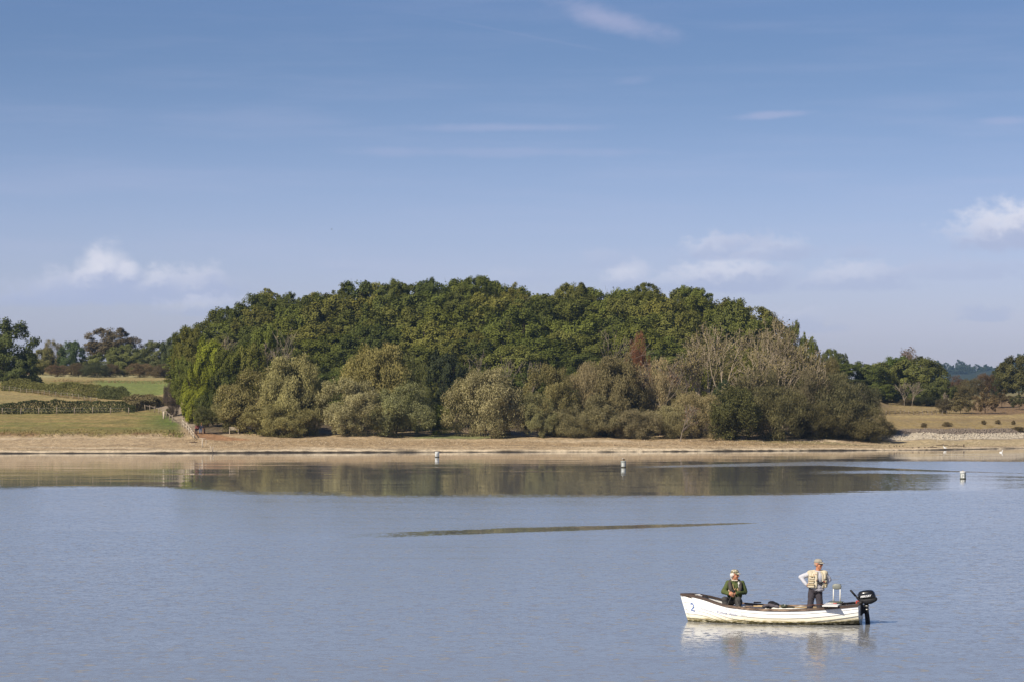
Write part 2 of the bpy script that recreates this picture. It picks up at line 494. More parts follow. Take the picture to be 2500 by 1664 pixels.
ni, nj = len(wx), len(wy)
ii = np.arange((nj - 1) * ni).reshape(nj - 1, ni)[:, :-1].ravel()
water = mesh_obj('water', np.stack([WX, WY, WX * 0], -1).reshape(-1, 3), np.stack([ii, ii + 1, ii + ni + 1, ii + ni], 1), water_material())
rc = water.data.attributes.new('chop', 'FLOAT', 'POINT')
rc.data.foreach_set('value', 0.3 * sm(125, 78, WY).astype(np.float32).ravel())        # ripples grow towards the open, near water
ra = water.data.attributes.new('ruffle', 'FLOAT', 'POINT')
ra.data.foreach_set('value', ruffle(WX, WY).astype(np.float32).ravel())
tag(water, 'blue rippled reservoir, mirror calm below the far wood', kind='structure')

# ------------------------------------------------------------------ air
hz = bpy.data.materials.new('haze_air')
hz.use_nodes = True
hb = NB(hz.node_tree)
hb.n.clear()
pv = hb.new('ShaderNodeVolumePrincipled')
pv.inputs['Color'].default_value = (0.42, 0.66, 1.0, 1)
pv.inputs['Density'].default_value = 0.00008
pv.inputs['Anisotropy'].default_value = 0.1
hb.l.new(pv.outputs[0], hb.new('ShaderNodeOutputMaterial').inputs['Volume'])
x0, x1, y0, y1, z0, z1 = -3100, 3100, -400, 4800, -5, 110
hv = [(x, y, z) for z in (z0, z1) for y in (y0, y1) for x in (x0, x1)]
haze = mesh_obj('haze', hv, [(0, 2, 3, 1), (4, 5, 7, 6), (0, 1, 5, 4), (2, 6, 7, 3), (0, 4, 6, 2), (1, 3, 7, 5)], hz, smooth=False)
tag(haze, kind='stuff')

# ------------------------------------------------------------------ plants: materials and growers
def leaf_material():
    m = bpy.data.materials.new('leaf')
    m.use_nodes = True
    b = NB(m.node_tree)
    b.n.clear()
    oi = b.new('ShaderNodeObjectInfo')
    tint = b.new('ShaderNodeAttribute', attribute_name='tint').outputs['Fac']
    wide = b.noise(b.new('ShaderNodeNewGeometry').outputs['Position'], 0.35, 2.0, 0.5)
    k = b.m('MULTIPLY', b.ss(tint, 0, 1, 0.79, 1.22), b.m('MULTIPLY', b.ss(wide, 0.25, 0.75, 0.82, 1.18), b.m('ADD', 0.88, b.m('MULTIPLY', oi.outputs['Random'], 0.24))))
    col = b.mix(1.0, oi.outputs['Color'], b.xyz(k, k, k), 'MULTIPLY')
    col = b.mix(b.ss(tint, 0.78, 1.0, 0, 0.3), col, b.mix(1.0, col, (1.45, 1.2, 0.75), 'MULTIPLY'))
    p = b.new('ShaderNodeBsdfPrincipled')
    b.l.new(col, p.inputs['Base Color'])
    p.inputs['Roughness'].default_value = 0.62
    p.inputs['Specular IOR Level'].default_value = 0.10
    t = b.new('ShaderNodeBsdfTranslucent')
    b.l.new(b.mix(1.0, col, (1.15, 1.25, 0.6), 'MULTIPLY'), t.inputs[0])
    mx = b.new('ShaderNodeMixShader')
    mx.inputs[0].default_value = 0.22
    b.l.new(p.outputs[0], mx.inputs[1]); b.l.new(t.outputs[0], mx.inputs[2])
    b.l.new(mx.outputs[0], b.new('ShaderNodeOutputMaterial').inputs[0])
    return m


LEAF = leaf_material()
BARK = mat('bark', (0.085, 0.065, 0.045), 0.9, 0.1, var=0.2, scale=3.0)
PALE_BARK = mat('pale_bark', (0.36, 0.29, 0.20), 0.85, 0.15, var=0.2, scale=1.5)
GREY_BARK = mat('grey_bark', (0.22, 0.18, 0.14), 0.85, 0.15, var=0.2, scale=1.5)


def rdir(n, rng):
    v = rng.normal(size=(n, 3))
    return v / np.linalg.norm(v, axis=1, keepdims=True)


def unit(v):
    return v / np.maximum(np.linalg.norm(v, axis=-1, keepdims=True), 1e-9)


def leaves(c, out, ln, wd, align, axis, amix, rng):
    """One rhombus per leaf or spray: c centres, out outward directions, axis the preferred long axis."""
    n = len(c)
    nrm = unit(align * out + (1 - align) * rdir(n, rng))
    a = unit(amix * axis + (1 - amix) * rdir(n, rng))
    a = unit(a - nrm * (a * nrm).sum(1, keepdims=True))
    b = np.cross(nrm, a)
    s = rng.uniform(0.65, 1.35, (n, 1))
    a = a * s * ln / 2; b = b * s * wd / 2
    bend = nrm * s * ln * 0.12
    V = np.stack([c - a - bend, c + b, c + a - bend, c - b], 1).reshape(-1, 3)
    return V, np.arange(n * 4).reshape(n, 4)


def foliage_mesh(name, V, Fq, tint):
    me = bpy.data.meshes.new(name)
    m = len(Fq)
    me.vertices.add(len(V)); me.vertices.foreach_set('co', V.astype(np.float32).ravel())
    me.loops.add(m * 4); me.loops.foreach_set('vertex_index', Fq.astype(np.int32).ravel())
    me.polygons.add(m)
    me.polygons.foreach_set('loop_start', np.arange(0, m * 4, 4, dtype=np.int32))
    me.polygons.foreach_set('loop_total', np.full(m, 4, np.int32))
    me.update(calc_edges=True)
    at_ = me.attributes.new('tint', 'FLOAT', 'POINT')
    at_.data.foreach_set('value', np.repeat(tint, 4).astype(np.float32))
    me.materials.append(LEAF)
    return me


def crown(name, seed, n1=15, shell=0.62, r1=0.40, zs=1.0, n2=9, r2=0.20, m=66, ln=0.075, wd=0.055, align=0.45,
          up=0.0, radial=0.0, amix=0.0, cut=-0.75, drop=0.10, core=0.10, dome=0.8):
    """A crown in unit space (-1..1): lobes on a shell, clusters on each lobe, leaves on each cluster."""
    rng = np.random.default_rng(seed)
    i = np.arange(n1) + 0.5
    ph = np.arccos(1 - 2 * i / n1); th = math.pi * (1 + 5 ** 0.5) * i + rng.uniform(0, 6.28)
    d = np.stack([np.cos(th) * np.sin(ph), np.sin(th) * np.sin(ph), np.cos(ph)], 1)
    d = unit(d + rng.normal(scale=0.22, size=d.shape))
    d = d[d[:, 2] > cut]
    p1 = d * (shell + rng.uniform(-0.16, 0.10, (len(d), 1)))
    s1 = r1 * rng.uniform(0.72, 1.2, len(d))
    C = []; O = []; T = []
    for c, rr, dd in zip(p1, s1, d):
        k = rdir(n2, rng)
        k = unit(k + dd * 0.55 + np.array([0, 0, 0.25]))
        p2 = c + k * rr * np.array([1, 1, zs]) * rng.uniform(0.55, 1.0, (n2, 1))
        lt = rng.uniform(-0.12, 0.12)
        for c2, k2 in zip(p2, k):
            if rng.random() < drop:
                continue
            mm = int(m * rng.uniform(0.6, 1.3))
            o = unit(rdir(mm, rng) + k2 * 0.5)
            rad = r2 * rng.uniform(0.7, 1.25)
            C.append(c2 + o * rad * np.array([1, 1, zs]) * rng.uniform(0.35, 1.05, (mm, 1)))
            O.append(unit(o * 0.8 + unit(c2[None] + np.array([0, 0, 0.15])) * dome))
            T.append(np.clip(rng.normal(0.5 + lt + rng.uniform(-0.15, 0.15), 0.17, mm), 0, 1))
    nc = int(sum(len(x) for x in C) * core)
    o = rdir(nc, rng)
    C.append(o * rng.uniform(0.1, 0.6, (nc, 1))); O.append(o); T.append(rng.uniform(0.2, 0.6, nc))
    C = np.concatenate(C); O = np.concatenate(O); T = np.concatenate(T)
    ax = unit(radial * unit(C + np.array([0, 0, 0.9])) + up * np.array([[0, 0, 1.0]]) + 1e-4)
    V, Fq = leaves(C, O, ln, wd, align, ax, amix, rng)
    lo, hi = np.percentile(C, 0.5, axis=0), np.percentile(C, 99.5, axis=0)
    V = (V - (lo + hi) / 2) / ((hi - lo) / 2)
    return foliage_mesh(name, V, Fq, T)


def tube_mesh(paths, sides=5, mat_=None, name='branches'):
    """paths: list of (points, radii) -> one mesh of tapered tubes."""
    Vs = []; Fs = []; base = 0
    ang = np.arange(sides) / sides * 2 * math.pi
    for pts, rad in paths:
        pts = np.asarray(pts, float); n = len(pts)
        t = np.gradient(pts, axis=0); t = unit(t)
        ref = np.where(np.abs(t[:, 2:3]) > 0.9, np.array([[1.0, 0, 0]]), np.array([[0, 0, 1.0]]))
        u = unit(np.cross(t, ref)); v = np.cross(t, u)
        ring = pts[:, None] + (u[:, None] * np.cos(ang)[None, :, None] + v[:, None] * np.sin(ang)[None, :, None]) * np.asarray(rad)[:, None, None]
        Vs.append(ring.reshape(-1, 3))
        for i in range(n - 1):
            for k in range(sides):
                a = base + i * sides + k; b = base + i * sides + (k + 1) % sides
                Fs.append((a, b, b + sides, a + sides))
        base += n * sides
    me = bpy.data.meshes.new(name)
    V = np.concatenate(Vs)
    me.from_pydata([tuple(x) for x in V.tolist()], [], Fs)
    me.polygons.foreach_set('use_smooth', np.ones(len(me.polygons), bool))
    if mat_: me.materials.append(mat_)
    me.update()
    return me


def grow(rng, p, d, L, r, depth, out, tips, spread=0.6, lift=0.25, kids=(2, 4), seg=4, gnarl=0.16, thin=0.62):
    pts = [p]; rad = [r]
    q = np.array(p, float); d = unit(np.array(d, float))
    for i in range(seg):
        d = unit(d + rng.normal(scale=gnarl, size=3) + np.array([0, 0, lift * 0.25]))
        q = q + d * L / seg
        pts.append(q.copy()); rad.append(r * (1 - (1 - thin * 0.8) * (i + 1) / seg))
    out.append((pts, rad))
    if depth == 0:
        tips.append((q.copy(), d.copy()))
        return
    n = rng.integers(kids[0], kids[1] + 1)
    for k in range(n):
        j = seg if k == 0 else rng.integers(max(1, seg // 2), seg + 1)
        nd = unit(d + rdir(1, rng)[0] * spread * (0.5 if k == 0 else 1.0) + np.array([0, 0, lift * 0.4]))
        grow(rng, pts[j], nd, L * rng.uniform(0.6, 0.85), rad[j] * (0.8 if k == 0 else thin), depth - 1, out, tips, spread, lift, kids, seg, gnarl, thin)


def trunk_mesh(name, seed, m_, fork=0.35, depth=2, r=0.035):
    """Trunk with limbs in unit space: 1 high, reaching about 0.6 to the sides."""
    rng = np.random.default_rng(seed)
    out = []; tips = []
    grow(rng, (0, 0, -0.03), (0, 0, 1), fork + 0.03, r, 0, out, [], gnarl=0.05)
    top = out[0][0][-1]
    for k in range(4):
        a = k * 1.57 + rng.uniform(-0.5, 0.5)
        grow(rng, top - np.array([0, 0, rng.uniform(0, 0.12)]), (math.cos(a) * 0.8, math.sin(a) * 0.8, 0.8), 0.32, r * 0.6, depth, out, tips)
    return tube_mesh(out, 5, m_, name)


# crowns shared between the copies of a kind
BROAD = [crown('crown', 100 + i, n1=(46, 40, 52, 44)[i], shell=0.76, r1=(0.23, 0.26, 0.22, 0.24)[i], n2=5, r2=0.15, m=100, ln=0.052, wd=0.040, align=0.6, drop=0.06, core=0.12, dome=1.1) for i in range(4)]
TUFT = [crown('crown', 140 + i, n1=11, shell=0.6, r1=0.44, r2=0.18, n2=9, m=95, ln=0.07, wd=0.05, drop=0.16, cut=-0.5) for i in range(2)]
WILLOW = [crown('crown', 200 + i, n1=(17, 20, 15)[i], shell=0.60, r1=0.36, zs=1.25, n2=12, r2=0.17, m=230, ln=0.046, wd=0.017, align=0.5,
                up=0.8, radial=0.7, amix=0.72, cut=-0.9, drop=0.06, dome=1.0) for i in range(3)]
SHRUB = [crown('crown', 300 + i, n1=16, shell=0.58, r1=0.38, n2=10, r2=0.22, m=170, ln=0.072, wd=0.012, align=0.35, up=0.35, radial=1.0, amix=0.75,
               cut=-0.95, drop=0.1, core=0.2) for i in range(3)]
BUSH = [crown('crown', 340 + i, n1=16, shell=0.58, r1=0.40, n2=10, r2=0.22, m=120, ln=0.05, wd=0.034, align=0.3, cut=-0.95, drop=0.08, core=0.2) for i in range(2)]
THIN = [crown('crown', 380 + i, n1=14, shell=0.66, r1=0.34, n2=8, r2=0.18, m=34, ln=0.07, wd=0.045, drop=0.25, cut=-0.4, core=0.0) for i in range(2)]
FAR = [crown('crown', 420 + i, n1=10, r1=0.44, n2=6, r2=0.26, m=34, ln=0.16, wd=0.12, cut=-0.8) for i in range(2)]
TRUNKS = [trunk_mesh('trunk', 500 + i, BARK) for i in range(3)]
STEMS = trunk_mesh('stem', 510, BARK, fork=0.10, r=0.03)
PALE_TRUNK = trunk_mesh('trunk', 520, PALE_BARK, fork=0.45, r=0.022)


def conifer(seed):
    rng = np.random.default_rng(seed)
    C = []; O = []
    for i in range(26):
        z = -0.95 + 1.9 * i / 25; rr = 0.95 * (1 - (z + 0.95) / 1.95) ** 0.8 + 0.03
        n = int(14 + 60 * rr)
        a = rng.uniform(0, 6.28, n); q = rr * rng.uniform(0.35, 1.0, n)
        C.append(np.stack([np.cos(a) * q, np.sin(a) * q, z - 0.10 * q + rng.normal(scale=0.02, size=n)], 1))
        O.append(np.stack([np.cos(a), np.sin(a), np.full(n, 0.6)], 1))
    C = np.concatenate(C); O = unit(np.concatenate(O))
    V, Fq = leaves(C, O, 0.26, 0.12, 0.6, O, 0.5, rng)
    return foliage_mesh('crown', V, Fq, rng.uniform(0.2, 0.8, len(C)))


CONIFER = conifer(5)


def plant(name, crown_me, px, top, Y, width, col, label, cat='tree', group=None, cb=0.22, trunk=None, depth=1.0, base=None, sink=0.0, rot=None, cap=None):
    """One tree or bush: stands on the ground at column px and distance Y, its top seen at row top, its crown width pixels across."""
    g = at(px, Y)
    if base is not None:                                   # ground row given instead: find the distance
        g = ground(px, base)
        Y = g.y
    h = CAMZ + (HY - top) * Y / F - g.z
    h = max(h, 0.6)
    root = empty(name, g, rot if rot is not None else float(RNG.uniform(0, 6.28)))
    tag(root, label, cat, group)
    rx = width * Y / F / 2
    rz = h * (1 - cb) / 2 + sink / 2
    if cap:
        rz = min(rz, rx * cap)
    cr = bpy.data.objects.new('crown', crown_me)
    cr.scale = (rx, rx * depth, rz)
    cr.location = (0, 0, h - rz)
    cr.color = (*col, 1)
    link(cr, root)
    if trunk is not None:
        tk = bpy.data.objects.new('trunk', trunk)
        s = min(rx * 1.25, h * 0.55)
        tk.scale = (s, s, h)
        link(tk, root)
    return root


def vary(col, k=0.14):
    s = 1 + float(RNG.uniform(-k, k)); q = float(RNG.uniform(-k, k)) * 0.6
    return (col[0] * s * (1 + q), col[1] * s, col[2] * s * (1 - q))


DARK, MID, OLIVE, LIME = (0.098, 0.110, 0.026), (0.128, 0.140, 0.028), (0.152, 0.150, 0.036), (0.230, 0.245, 0.028)
WILL, GREYW, BROWN, TWIG, COPPER, HAW = (0.285, 0.250, 0.105), (0.330, 0.295, 0.155), (0.165, 0.115, 0.062), (0.200, 0.165, 0.090), (0.200, 0.090, 0.045), (0.155, 0.128, 0.060)

# ------------------------------------------------------------------ the wood on the knoll
K = 2500 / 2356
SIL = np.array([(400, 838), (415, 775), (440, 740), (465, 745), (500, 727), (530, 706), (560, 690), (600, 670), (640, 668), (680, 684), (700, 684),
                (740, 676), (770, 660), (820, 648), (870, 655), (910, 648), (940, 655), (985, 645), (1030, 645), (1100, 640), (1150, 650),
                (1200, 658), (1240, 672), (1262, 684), (1285, 662), (1330, 656), (1400, 668), (1450, 662), (1490, 656), (1520, 668), (1570, 660),
                (1600, 665), (1630, 690), (1645, 700), (1665, 690), (1710, 698), (1740, 706), (1765, 735), (1800, 735), (1830, 745), (1860, 778),
                (1885, 800), (1905, 806), (1940, 832), (1975, 850)]) * K


def sil(x):
    return float(np.interp(x, SIL[:, 0], SIL[:, 1]))


HUES = {'dark': (DARK, 'dark green'), 'mid': (MID, 'mid green'), 'olive': (OLIVE, 'olive green')}
MARKS = [(470, 'the lime green flank'), (540, 'the bench with two people'), (585, 'the empty bench'), (645, 'the broad left willow'), (715, 'the tall left willow'),
         (800, 'the gap between the left willows'), (860, 'the pale olive willow'), (925, 'the tallest golden willow'), (1012, 'the narrow willow'),
         (1088, 'the shadowy dark tree'), (1184, 'the round silvery willow'), (1262, 'the dark gap beside the silvery willow'), (1345, 'the brownish willow'), (1430, 'the brown twiggy sallow'),
         (1500, 'the olive brown willow'), (1560, 'the copper red tree'), (1620, 'the leafless reddish sallow'), (1716, 'the pale forked tree'),
         (1766, 'the upright pale tree'), (1830, 'the yellowish domed tree'), (1892, 'the arching pale tree'), (1960, 'the right shoulder of the wood')]
RANK = ['on the skyline', 'in the second rank', 'in the third rank', 'in the fourth rank', 'in the fifth rank', 'in the sixth rank', 'in the lowest rank']
rows = [(500, 0, 70, 132, 478, 1905, 0), (482, 32, 74, 138, 482, 1890, 1), (464, 70, 78, 140, 484, 1850, 2), (446, 112, 80, 142, 490, 1800, 3),
        (428, 158, 82, 142, 500, 1760, 4), (410, 208, 84, 140, 510, 1700, 5), (392, 260, 84, 140, 530, 1560, 6)]
seen_labels = {}
for Y, dropy, step, wid, xa, xb, pl in rows:
    x = xa + RNG.uniform(0, 12)
    while x < xb:
        top = sil(x) + dropy + (RNG.uniform(0, 6) if dropy == 0 else RNG.uniform(-12, 14))
        t = RNG.random()
        if dropy == 0:
            hue = 'dark' if (x < 720 or 780 < x < 1080) and t < 0.7 else ('olive' if t > 0.8 or x > 1560 else 'mid')
        elif x < 760:
            hue = 'mid' if t < 0.6 else ('olive' if t < 0.8 else 'dark')
        elif x > 1560:
            hue = 'olive' if t < 0.6 else 'mid'
        else:
            hue = 'dark' if t < 0.34 else ('mid' if t < 0.72 else 'olive')
        if Y < 430 and hue != 'olive' and x > 620:
            hue = 'dark'
        col, word = HUES[hue]
        wd = max(min(wid * RNG.uniform(0.95, 1.4), 2 * (x - 420 + 6 * pl)), 70)
        mk = min(MARKS, key=lambda q: abs(q[0] - x))
        lab = f'{word} tree {RANK[pl]} of the wood, above {mk[1]}'
        if len(lab.split()) > 16:
            lab = lab.replace(' of the wood,', '')
        if lab in seen_labels:
            lab = lab.replace('above', 'above right of')
            if len(lab.split()) > 16:
                lab = lab.replace(' of the wood,', '')
        seen_labels[lab] = 1
        plant('broadleaf_tree', BROAD[int(RNG.integers(4))], x, top, Y + RNG.uniform(-7, 7), wd, vary(col, 0.11), lab,
              'tree', 'trees of the wood on the knoll', cb=0.1, cap=0.84, trunk=TRUNKS[int(RNG.integers(3))])
        x += step * RNG.uniform(0.8, 1.25)
# tufts that break the skyline
for px, w_, hue, lab in [(452, 50, 'dark', 'dark tufted treetop standing out at the left end of the wood'), (556, 46, 'dark', 'small dark treetop poking out of the left shoulder of the wood'),
                         (648, 60, 'olive', 'brownish rounded treetop on the left shoulder of the wood'), (705, 62, 'dark', 'dark spiky treetop just right of the brownish rounded one on the wood'),
                         (772, 44, 'dark', 'small pointed treetop in the dip left of the wood\'s highest part'), (830, 58, 'dark', 'dark bushy treetop where the wood\'s skyline steps up'),
                         (962, 80, 'dark', 'very dark flat treetop on the wood\'s skyline left of centre'), (1052, 74, 'dark', 'broad dark treetop right of the very dark flat one on the skyline'),
                         (1165, 80, 'mid', 'highest green treetop on the middle of the wood\'s skyline'), (1255, 60, 'olive', 'loose olive treetop left of the notch in the wood\'s skyline'),
                         (1405, 90, 'olive', 'domed olive treetop right of the notch in the wood\'s skyline'), (1580, 66, 'mid', 'knobbly green treetop right of the domed olive one'),
                         (1690, 86, 'mid', 'tall loose treetop at the right shoulder of the wood')]:
    plant('treetop_oak', BROAD[int(RNG.integers(4))] if w_ > 60 else TUFT[int(RNG.integers(2))], px, sil(px) - 4, 494, w_ * 1.15, vary(HUES[hue][0]), lab, 'tree', 'trees breaking the skyline of the wood', cb=0.35, cap=0.95, trunk=TRUNKS[0])

# the bright left flank of the wood
for px, top, Y, w_, col, lab in [(515, 826, 384, 84, LIME, 'tallest lime green tree on the sunny left flank of the wood'), (478, 888, 376, 76, LIME, 'lime green tree leaning below the tallest one on the wood\'s left flank'),
                                 (480, 950, 372, 64, LIME, 'lowest lime green tree above the bench with two people'), (462, 802, 392, 76, OLIVE, 'olive tree at the outer left edge of the wood'),
                                 (448, 872, 384, 62, MID, 'mid green tree under the olive one at the wood\'s outer left edge'), (560, 850, 380, 92, MID, 'mid green tree right of the tallest lime green one'),
                                 (545, 905, 371, 90, DARK, 'dark green tree in front of the lime green flank of the wood'), (508, 960, 364, 74, DARK, 'dark bushy tree over the track beside the bench with two people'),
                                 (640, 800, 390, 100, MID, 'bright mid green tree above the left shore willow'), (612, 838, 381, 90, OLIVE, 'olive tree above the left shore willow'),
                                 (456, 912, 380, 74, MID, 'mid green tree low on the outer left edge of the wood'), (480, 985, 372, 52, OLIVE, 'olive bushy tree at the bottom of the wood\'s left flank'),
                                 (470, 845, 396, 80, MID, 'mid green tree behind the tallest lime green one'), (505, 905, 380, 80, (0.15, 0.17, 0.028), 'yellowish green tree between the lime green ones')]:
    plant('flank_tree', BROAD[int(RNG.integers(4))], px, top, Y, w_, vary(col, 0.06), lab, 'tree', 'trees on the sunny left flank of the wood', cb=0.25 if px < 465 else 0.0, cap=1.7, trunk=TRUNKS[1])
plant('purple_bush', SHRUB[0], 421, 934, 388, 46, (0.10, 0.075, 0.06), 'purplish brown bush at the foot of the wood\'s left edge by the field', 'bush', cb=0.0)
plant('small_tree', BUSH[0], 500, 992, 352, 58, (0.115, 0.115, 0.04), 'small olive tree shading the bench with two people', 'tree', cb=0.25, trunk=TRUNKS[2])
plant('sapling', BUSH[1], 412, 996, 392, 16, MID, 'small green sapling by the field gate post', 'tree', cb=0.1, trunk=TRUNKS[2])
plant('dark_tree', BROAD[1], 1088, 858, 372, 112, (0.042, 0.05, 0.022), 'shadowy dark tree between the tall willow and the round grey willow', 'tree', cb=0.05, trunk=TRUNKS[0])
plant('copper_tree', SHRUB[1], 1556, 818, 392, 66, COPPER, 'copper red tree among the greens above the brown thicket', 'tree', cb=0.1, trunk=TRUNKS[1])
plant('bright_tree', BROAD[2], 1800, 736, 460, 150, (0.125, 0.135, 0.032), 'yellowish green domed tree behind the pale bare trees', 'tree', cb=0.05, trunk=TRUNKS[1])
plant('edge_tree', BROAD[0], 1942, 788, 458, 62, MID, 'green tree at the right shoulder of the wood above the bare branches', 'tree', cb=0.05, trunk=TRUNKS[2])
plant('edge_tree', TUFT[1], 1984, 824, 466, 34, MID, 'small round treetop sticking out at the wood\'s right shoulder', 'tree', cb=0.3, trunk=TRUNKS[2])
plant('rusty_tree', SHRUB[2], 2010, 872, 396, 96, (0.150, 0.125, 0.055), 'rusty olive tree at the right end of the wood', 'tree', cb=0.0, trunk=TRUNKS[2])
for px, top, w_, col, lab in [(1700, 850, 110, OLIVE, 'olive scrub tree behind the pale forked tree'), (1765, 870, 120, (0.15, 0.135, 0.05), 'brownish olive scrub tree behind the upright pale tree'), (1840, 850, 130, OLIVE, 'olive scrub tree behind the thin tree leaning right'),
                              (1905, 845, 120, (0.155, 0.135, 0.05), 'brownish olive scrub tree behind the arching pale tree'), (1960, 850, 110, OLIVE, 'olive scrub tree behind the low pale dead tree'), (1650, 900, 110, (0.16, 0.14, 0.06), 'olive brown scrub tree right of the leafless reddish sallow')]:
    plant('scrub_tree', BUSH[0], px, top, 398, w_, col, lab, 'tree', 'scrub behind the pale bare trees', cb=0.0, trunk=STEMS)
for px, top in [(2028, 852), (2052, 862)]:
    plant('distant_tree', BROAD[3], px, top, 620, 46, DARK, 'dark green tree behind the right end of the wood, ' + ('taller of two' if px < 2040 else 'lower of two'), 'tree', cb=0.05)

# ------------------------------------------------------------------ willows and thicket along the shore
for px, top, base, w_, me, col, cb, lab in [
        (640, 905, 1055, 190, WILLOW[0], WILL, 0.0, 'broad olive willow behind the empty bench'), (712, 874, 1060, 146, WILLOW[1], WILL, 0.0, 'tall willow right of the one behind the empty bench'),
        (575, 940, 1053, 108, WILLOW[2], WILL, 0.0, 'low willow skirt hanging over the track by the empty bench'), (690, 985, 1066, 150, WILLOW[2], WILL, 0.0, 'low willow bush at the feet of the tall left willow'),
        (925, 846, 1048, 160, WILLOW[1], (0.25, 0.218, 0.082), 0.0, 'tallest golden willow rising over the shore willows'), (1012, 868, 1050, 84, WILLOW[0], (0.206, 0.211, 0.074), 0.0, 'narrow willow on the right side of the tallest golden one'),
        (856, 926, 1062, 150, WILLOW[2], GREYW, 0.0, 'pale olive willow in front of the tallest golden one'), (968, 938, 1064, 160, WILLOW[0], (0.244, 0.238, 0.108), 0.0, 'rounded willow in front of the narrow one'),
        (1184, 904, 1066, 170, WILLOW[1], GREYW, 0.0, 'round silvery willow standing alone at the edge of the sand'),
        (1072, 990, 1060, 66, BUSH[0], MID, 0.0, 'green bush in the shade left of the round silvery willow'),
        (1345, 894, 1062, 118, WILLOW[2], (0.225, 0.198, 0.084), 0.0, 'brownish willow right of the round silvery one'), (1320, 960, 1066, 90, WILLOW[0], (0.213, 0.198, 0.09), 0.0, 'low willow in front of the brownish willow'),
        (1430, 888, 1060, 120, SHRUB[0], TWIG, 0.0, 'tall brown twiggy sallow left of the leafless grey one'), (1500, 872, 1058, 130, WILLOW[1], (0.219, 0.185, 0.09), 0.0, 'olive brown willow below the copper red tree'),
        (1400, 985, 1067, 110, SHRUB[1], (0.2, 0.178, 0.09), 0.0, 'low twiggy bush at the edge of the sand left of centre of the thicket'), (1480, 965, 1066, 120, WILLOW[0], (0.206, 0.178, 0.09), 0.0, 'brownish bush spreading over the sand in the thicket'),
        (1560, 1000, 1070, 110, SHRUB[2], TWIG, 0.0, 'low brown bush with bare roots at the edge of the sand'), (1602, 880, 1056, 140, SHRUB[1], (0.275, 0.218, 0.118), 0.0, 'leafless reddish brown sallow in the middle of the thicket'),
        (1640, 990, 1068, 100, SHRUB[0], (0.231, 0.198, 0.098), 0.0, 'brown bramble mound right of the bush with bare roots'), (1705, 960, 1068, 120, SHRUB[2], (0.237, 0.191, 0.096), 0.0, 'reddish brown thicket below the pale bare trees'),
        (1660, 945, 1060, 90, SHRUB[1], (0.2, 0.172, 0.084), 0.0, 'olive brown scrub left of the pale bare trees'),
        (1790, 945, 1072, 126, BUSH[1], (0.1, 0.1, 0.036), 0.0, 'dark green bush at the edge of the sand below the pale bare trees'), (1760, 930, 1060, 60, BUSH[0], (0.04, 0.055, 0.025), 0.0, 'ivy dark bush behind the dark green one'),
        (1890, 945, 1072, 150, SHRUB[0], (0.145, 0.13, 0.058), 0.0, 'grey green bush right of the dark green one'), (1850, 905, 1062, 130, SHRUB[2], (0.135, 0.12, 0.06), 0.0, 'olive scrub tangled round the pale bare trees'),
        (1960, 905, 1062, 130, SHRUB[1], (0.135, 0.11, 0.06), 0.0, 'brown scrub right of the pale bare trees'), (2020, 912, 1064, 150, SHRUB[0], (0.125, 0.112, 0.052), 0.0, 'big dark sallow at the right end of the wood'),
        (1990, 985, 1070, 120, SHRUB[2], (0.1, 0.09, 0.042), 0.0, 'shadowy bush at the edge of the sand under the big dark sallow'),
        (2088, 978, 1072, 140, SHRUB[1], (0.13, 0.112, 0.052), 0.0, 'low dark sallow next to the pale stone apron'), (2136, 1026, 1075, 96, SHRUB[2], (0.11, 0.095, 0.046), 0.0, 'outermost low bush touching the pale stone apron'),
        (2078, 936, 1058, 130, SHRUB[0], (0.11, 0.105, 0.055), 0.0, 'loose grey scrub behind the low dark sallow')]:
    plant('willow' if 'willow' in lab else 'bush', me, px, top, 0, w_ * 1.06, vary(tuple(c * 1.2 for c in col) if me in SHRUB or me in BUSH else col, 0.05), lab, 'tree' if 'willow' in lab or 'sallow' in lab else 'bush', 'bushes and willows along the shore',
          cb=cb, trunk=STEMS, base=base, sink=0.25)

# pale leafless trees with a few dry leaves
def bare_tree(px, base, top, Y, lean, spread, label, seed, col, m_=None, leafy=5, kids=(2, 3), depth=4, name='bare_tree', r=0.16):
    g = at(px, Y)
    h = CAMZ + (HY - top) * Y / F - g.z
    root = tag(empty(name, g), label, 'tree', 'pale bare trees in the thicket' if 'pale' in label else None)
    rng = np.random.default_rng(seed)
    out = []; tips = []
    start = max(0.0, (HY - base) * Y / F + CAMZ - g.z)
    grow(rng, (0, 0, -0.2), (lean * 0.4, 0, 1), max(start * 0.7, h * 0.22), r, 0, out, [], gnarl=0.06)
    top0 = out[0][0][-1]
    for k in range(4):
        a = rng.uniform(0, 6.28)
        grow(rng, top0, (lean + math.cos(a) * spread, math.sin(a) * spread, 1.0), h * 0.27, r * 0.72, depth, out, tips, spread=0.55, lift=0.22, kids=kids, seg=4, gnarl=0.13, thin=0.64)
    zmax = max(p[0][-1][2] for p in out)
    sc = h / zmax
    out = [([q * sc for q in map(np.asarray, pts)], [max(x * (0.5 + 0.5 * sc), 0.018) for x in rad]) for pts, rad in out]
    me = tube_mesh(out, 5, m_ or PALE_BARK, 'branches')
    link(bpy.data.objects.new('branches', me), root)
    if leafy:
        P = np.array([t[0] * sc for t in tips]); D = np.array([t[1] for t in tips])
        n = len(P)
        c = np.repeat(P, leafy, 0) - np.repeat(D, leafy, 0) * rng.uniform(0, 1.0, (n * leafy, 1)) + rng.normal(scale=0.22, size=(n * leafy, 3))
        V, Fq = leaves(c, rdir(len(c), rng), 0.26, 0.17, 0.2, rdir(len(c), rng), 0.0, rng)
        fo = link(bpy.data.objects.new('foliage', foliage_mesh('foliage', V, Fq, rng.uniform(0, 1, len(c)))), root)
        fo.color = (*col, 1)
    return root


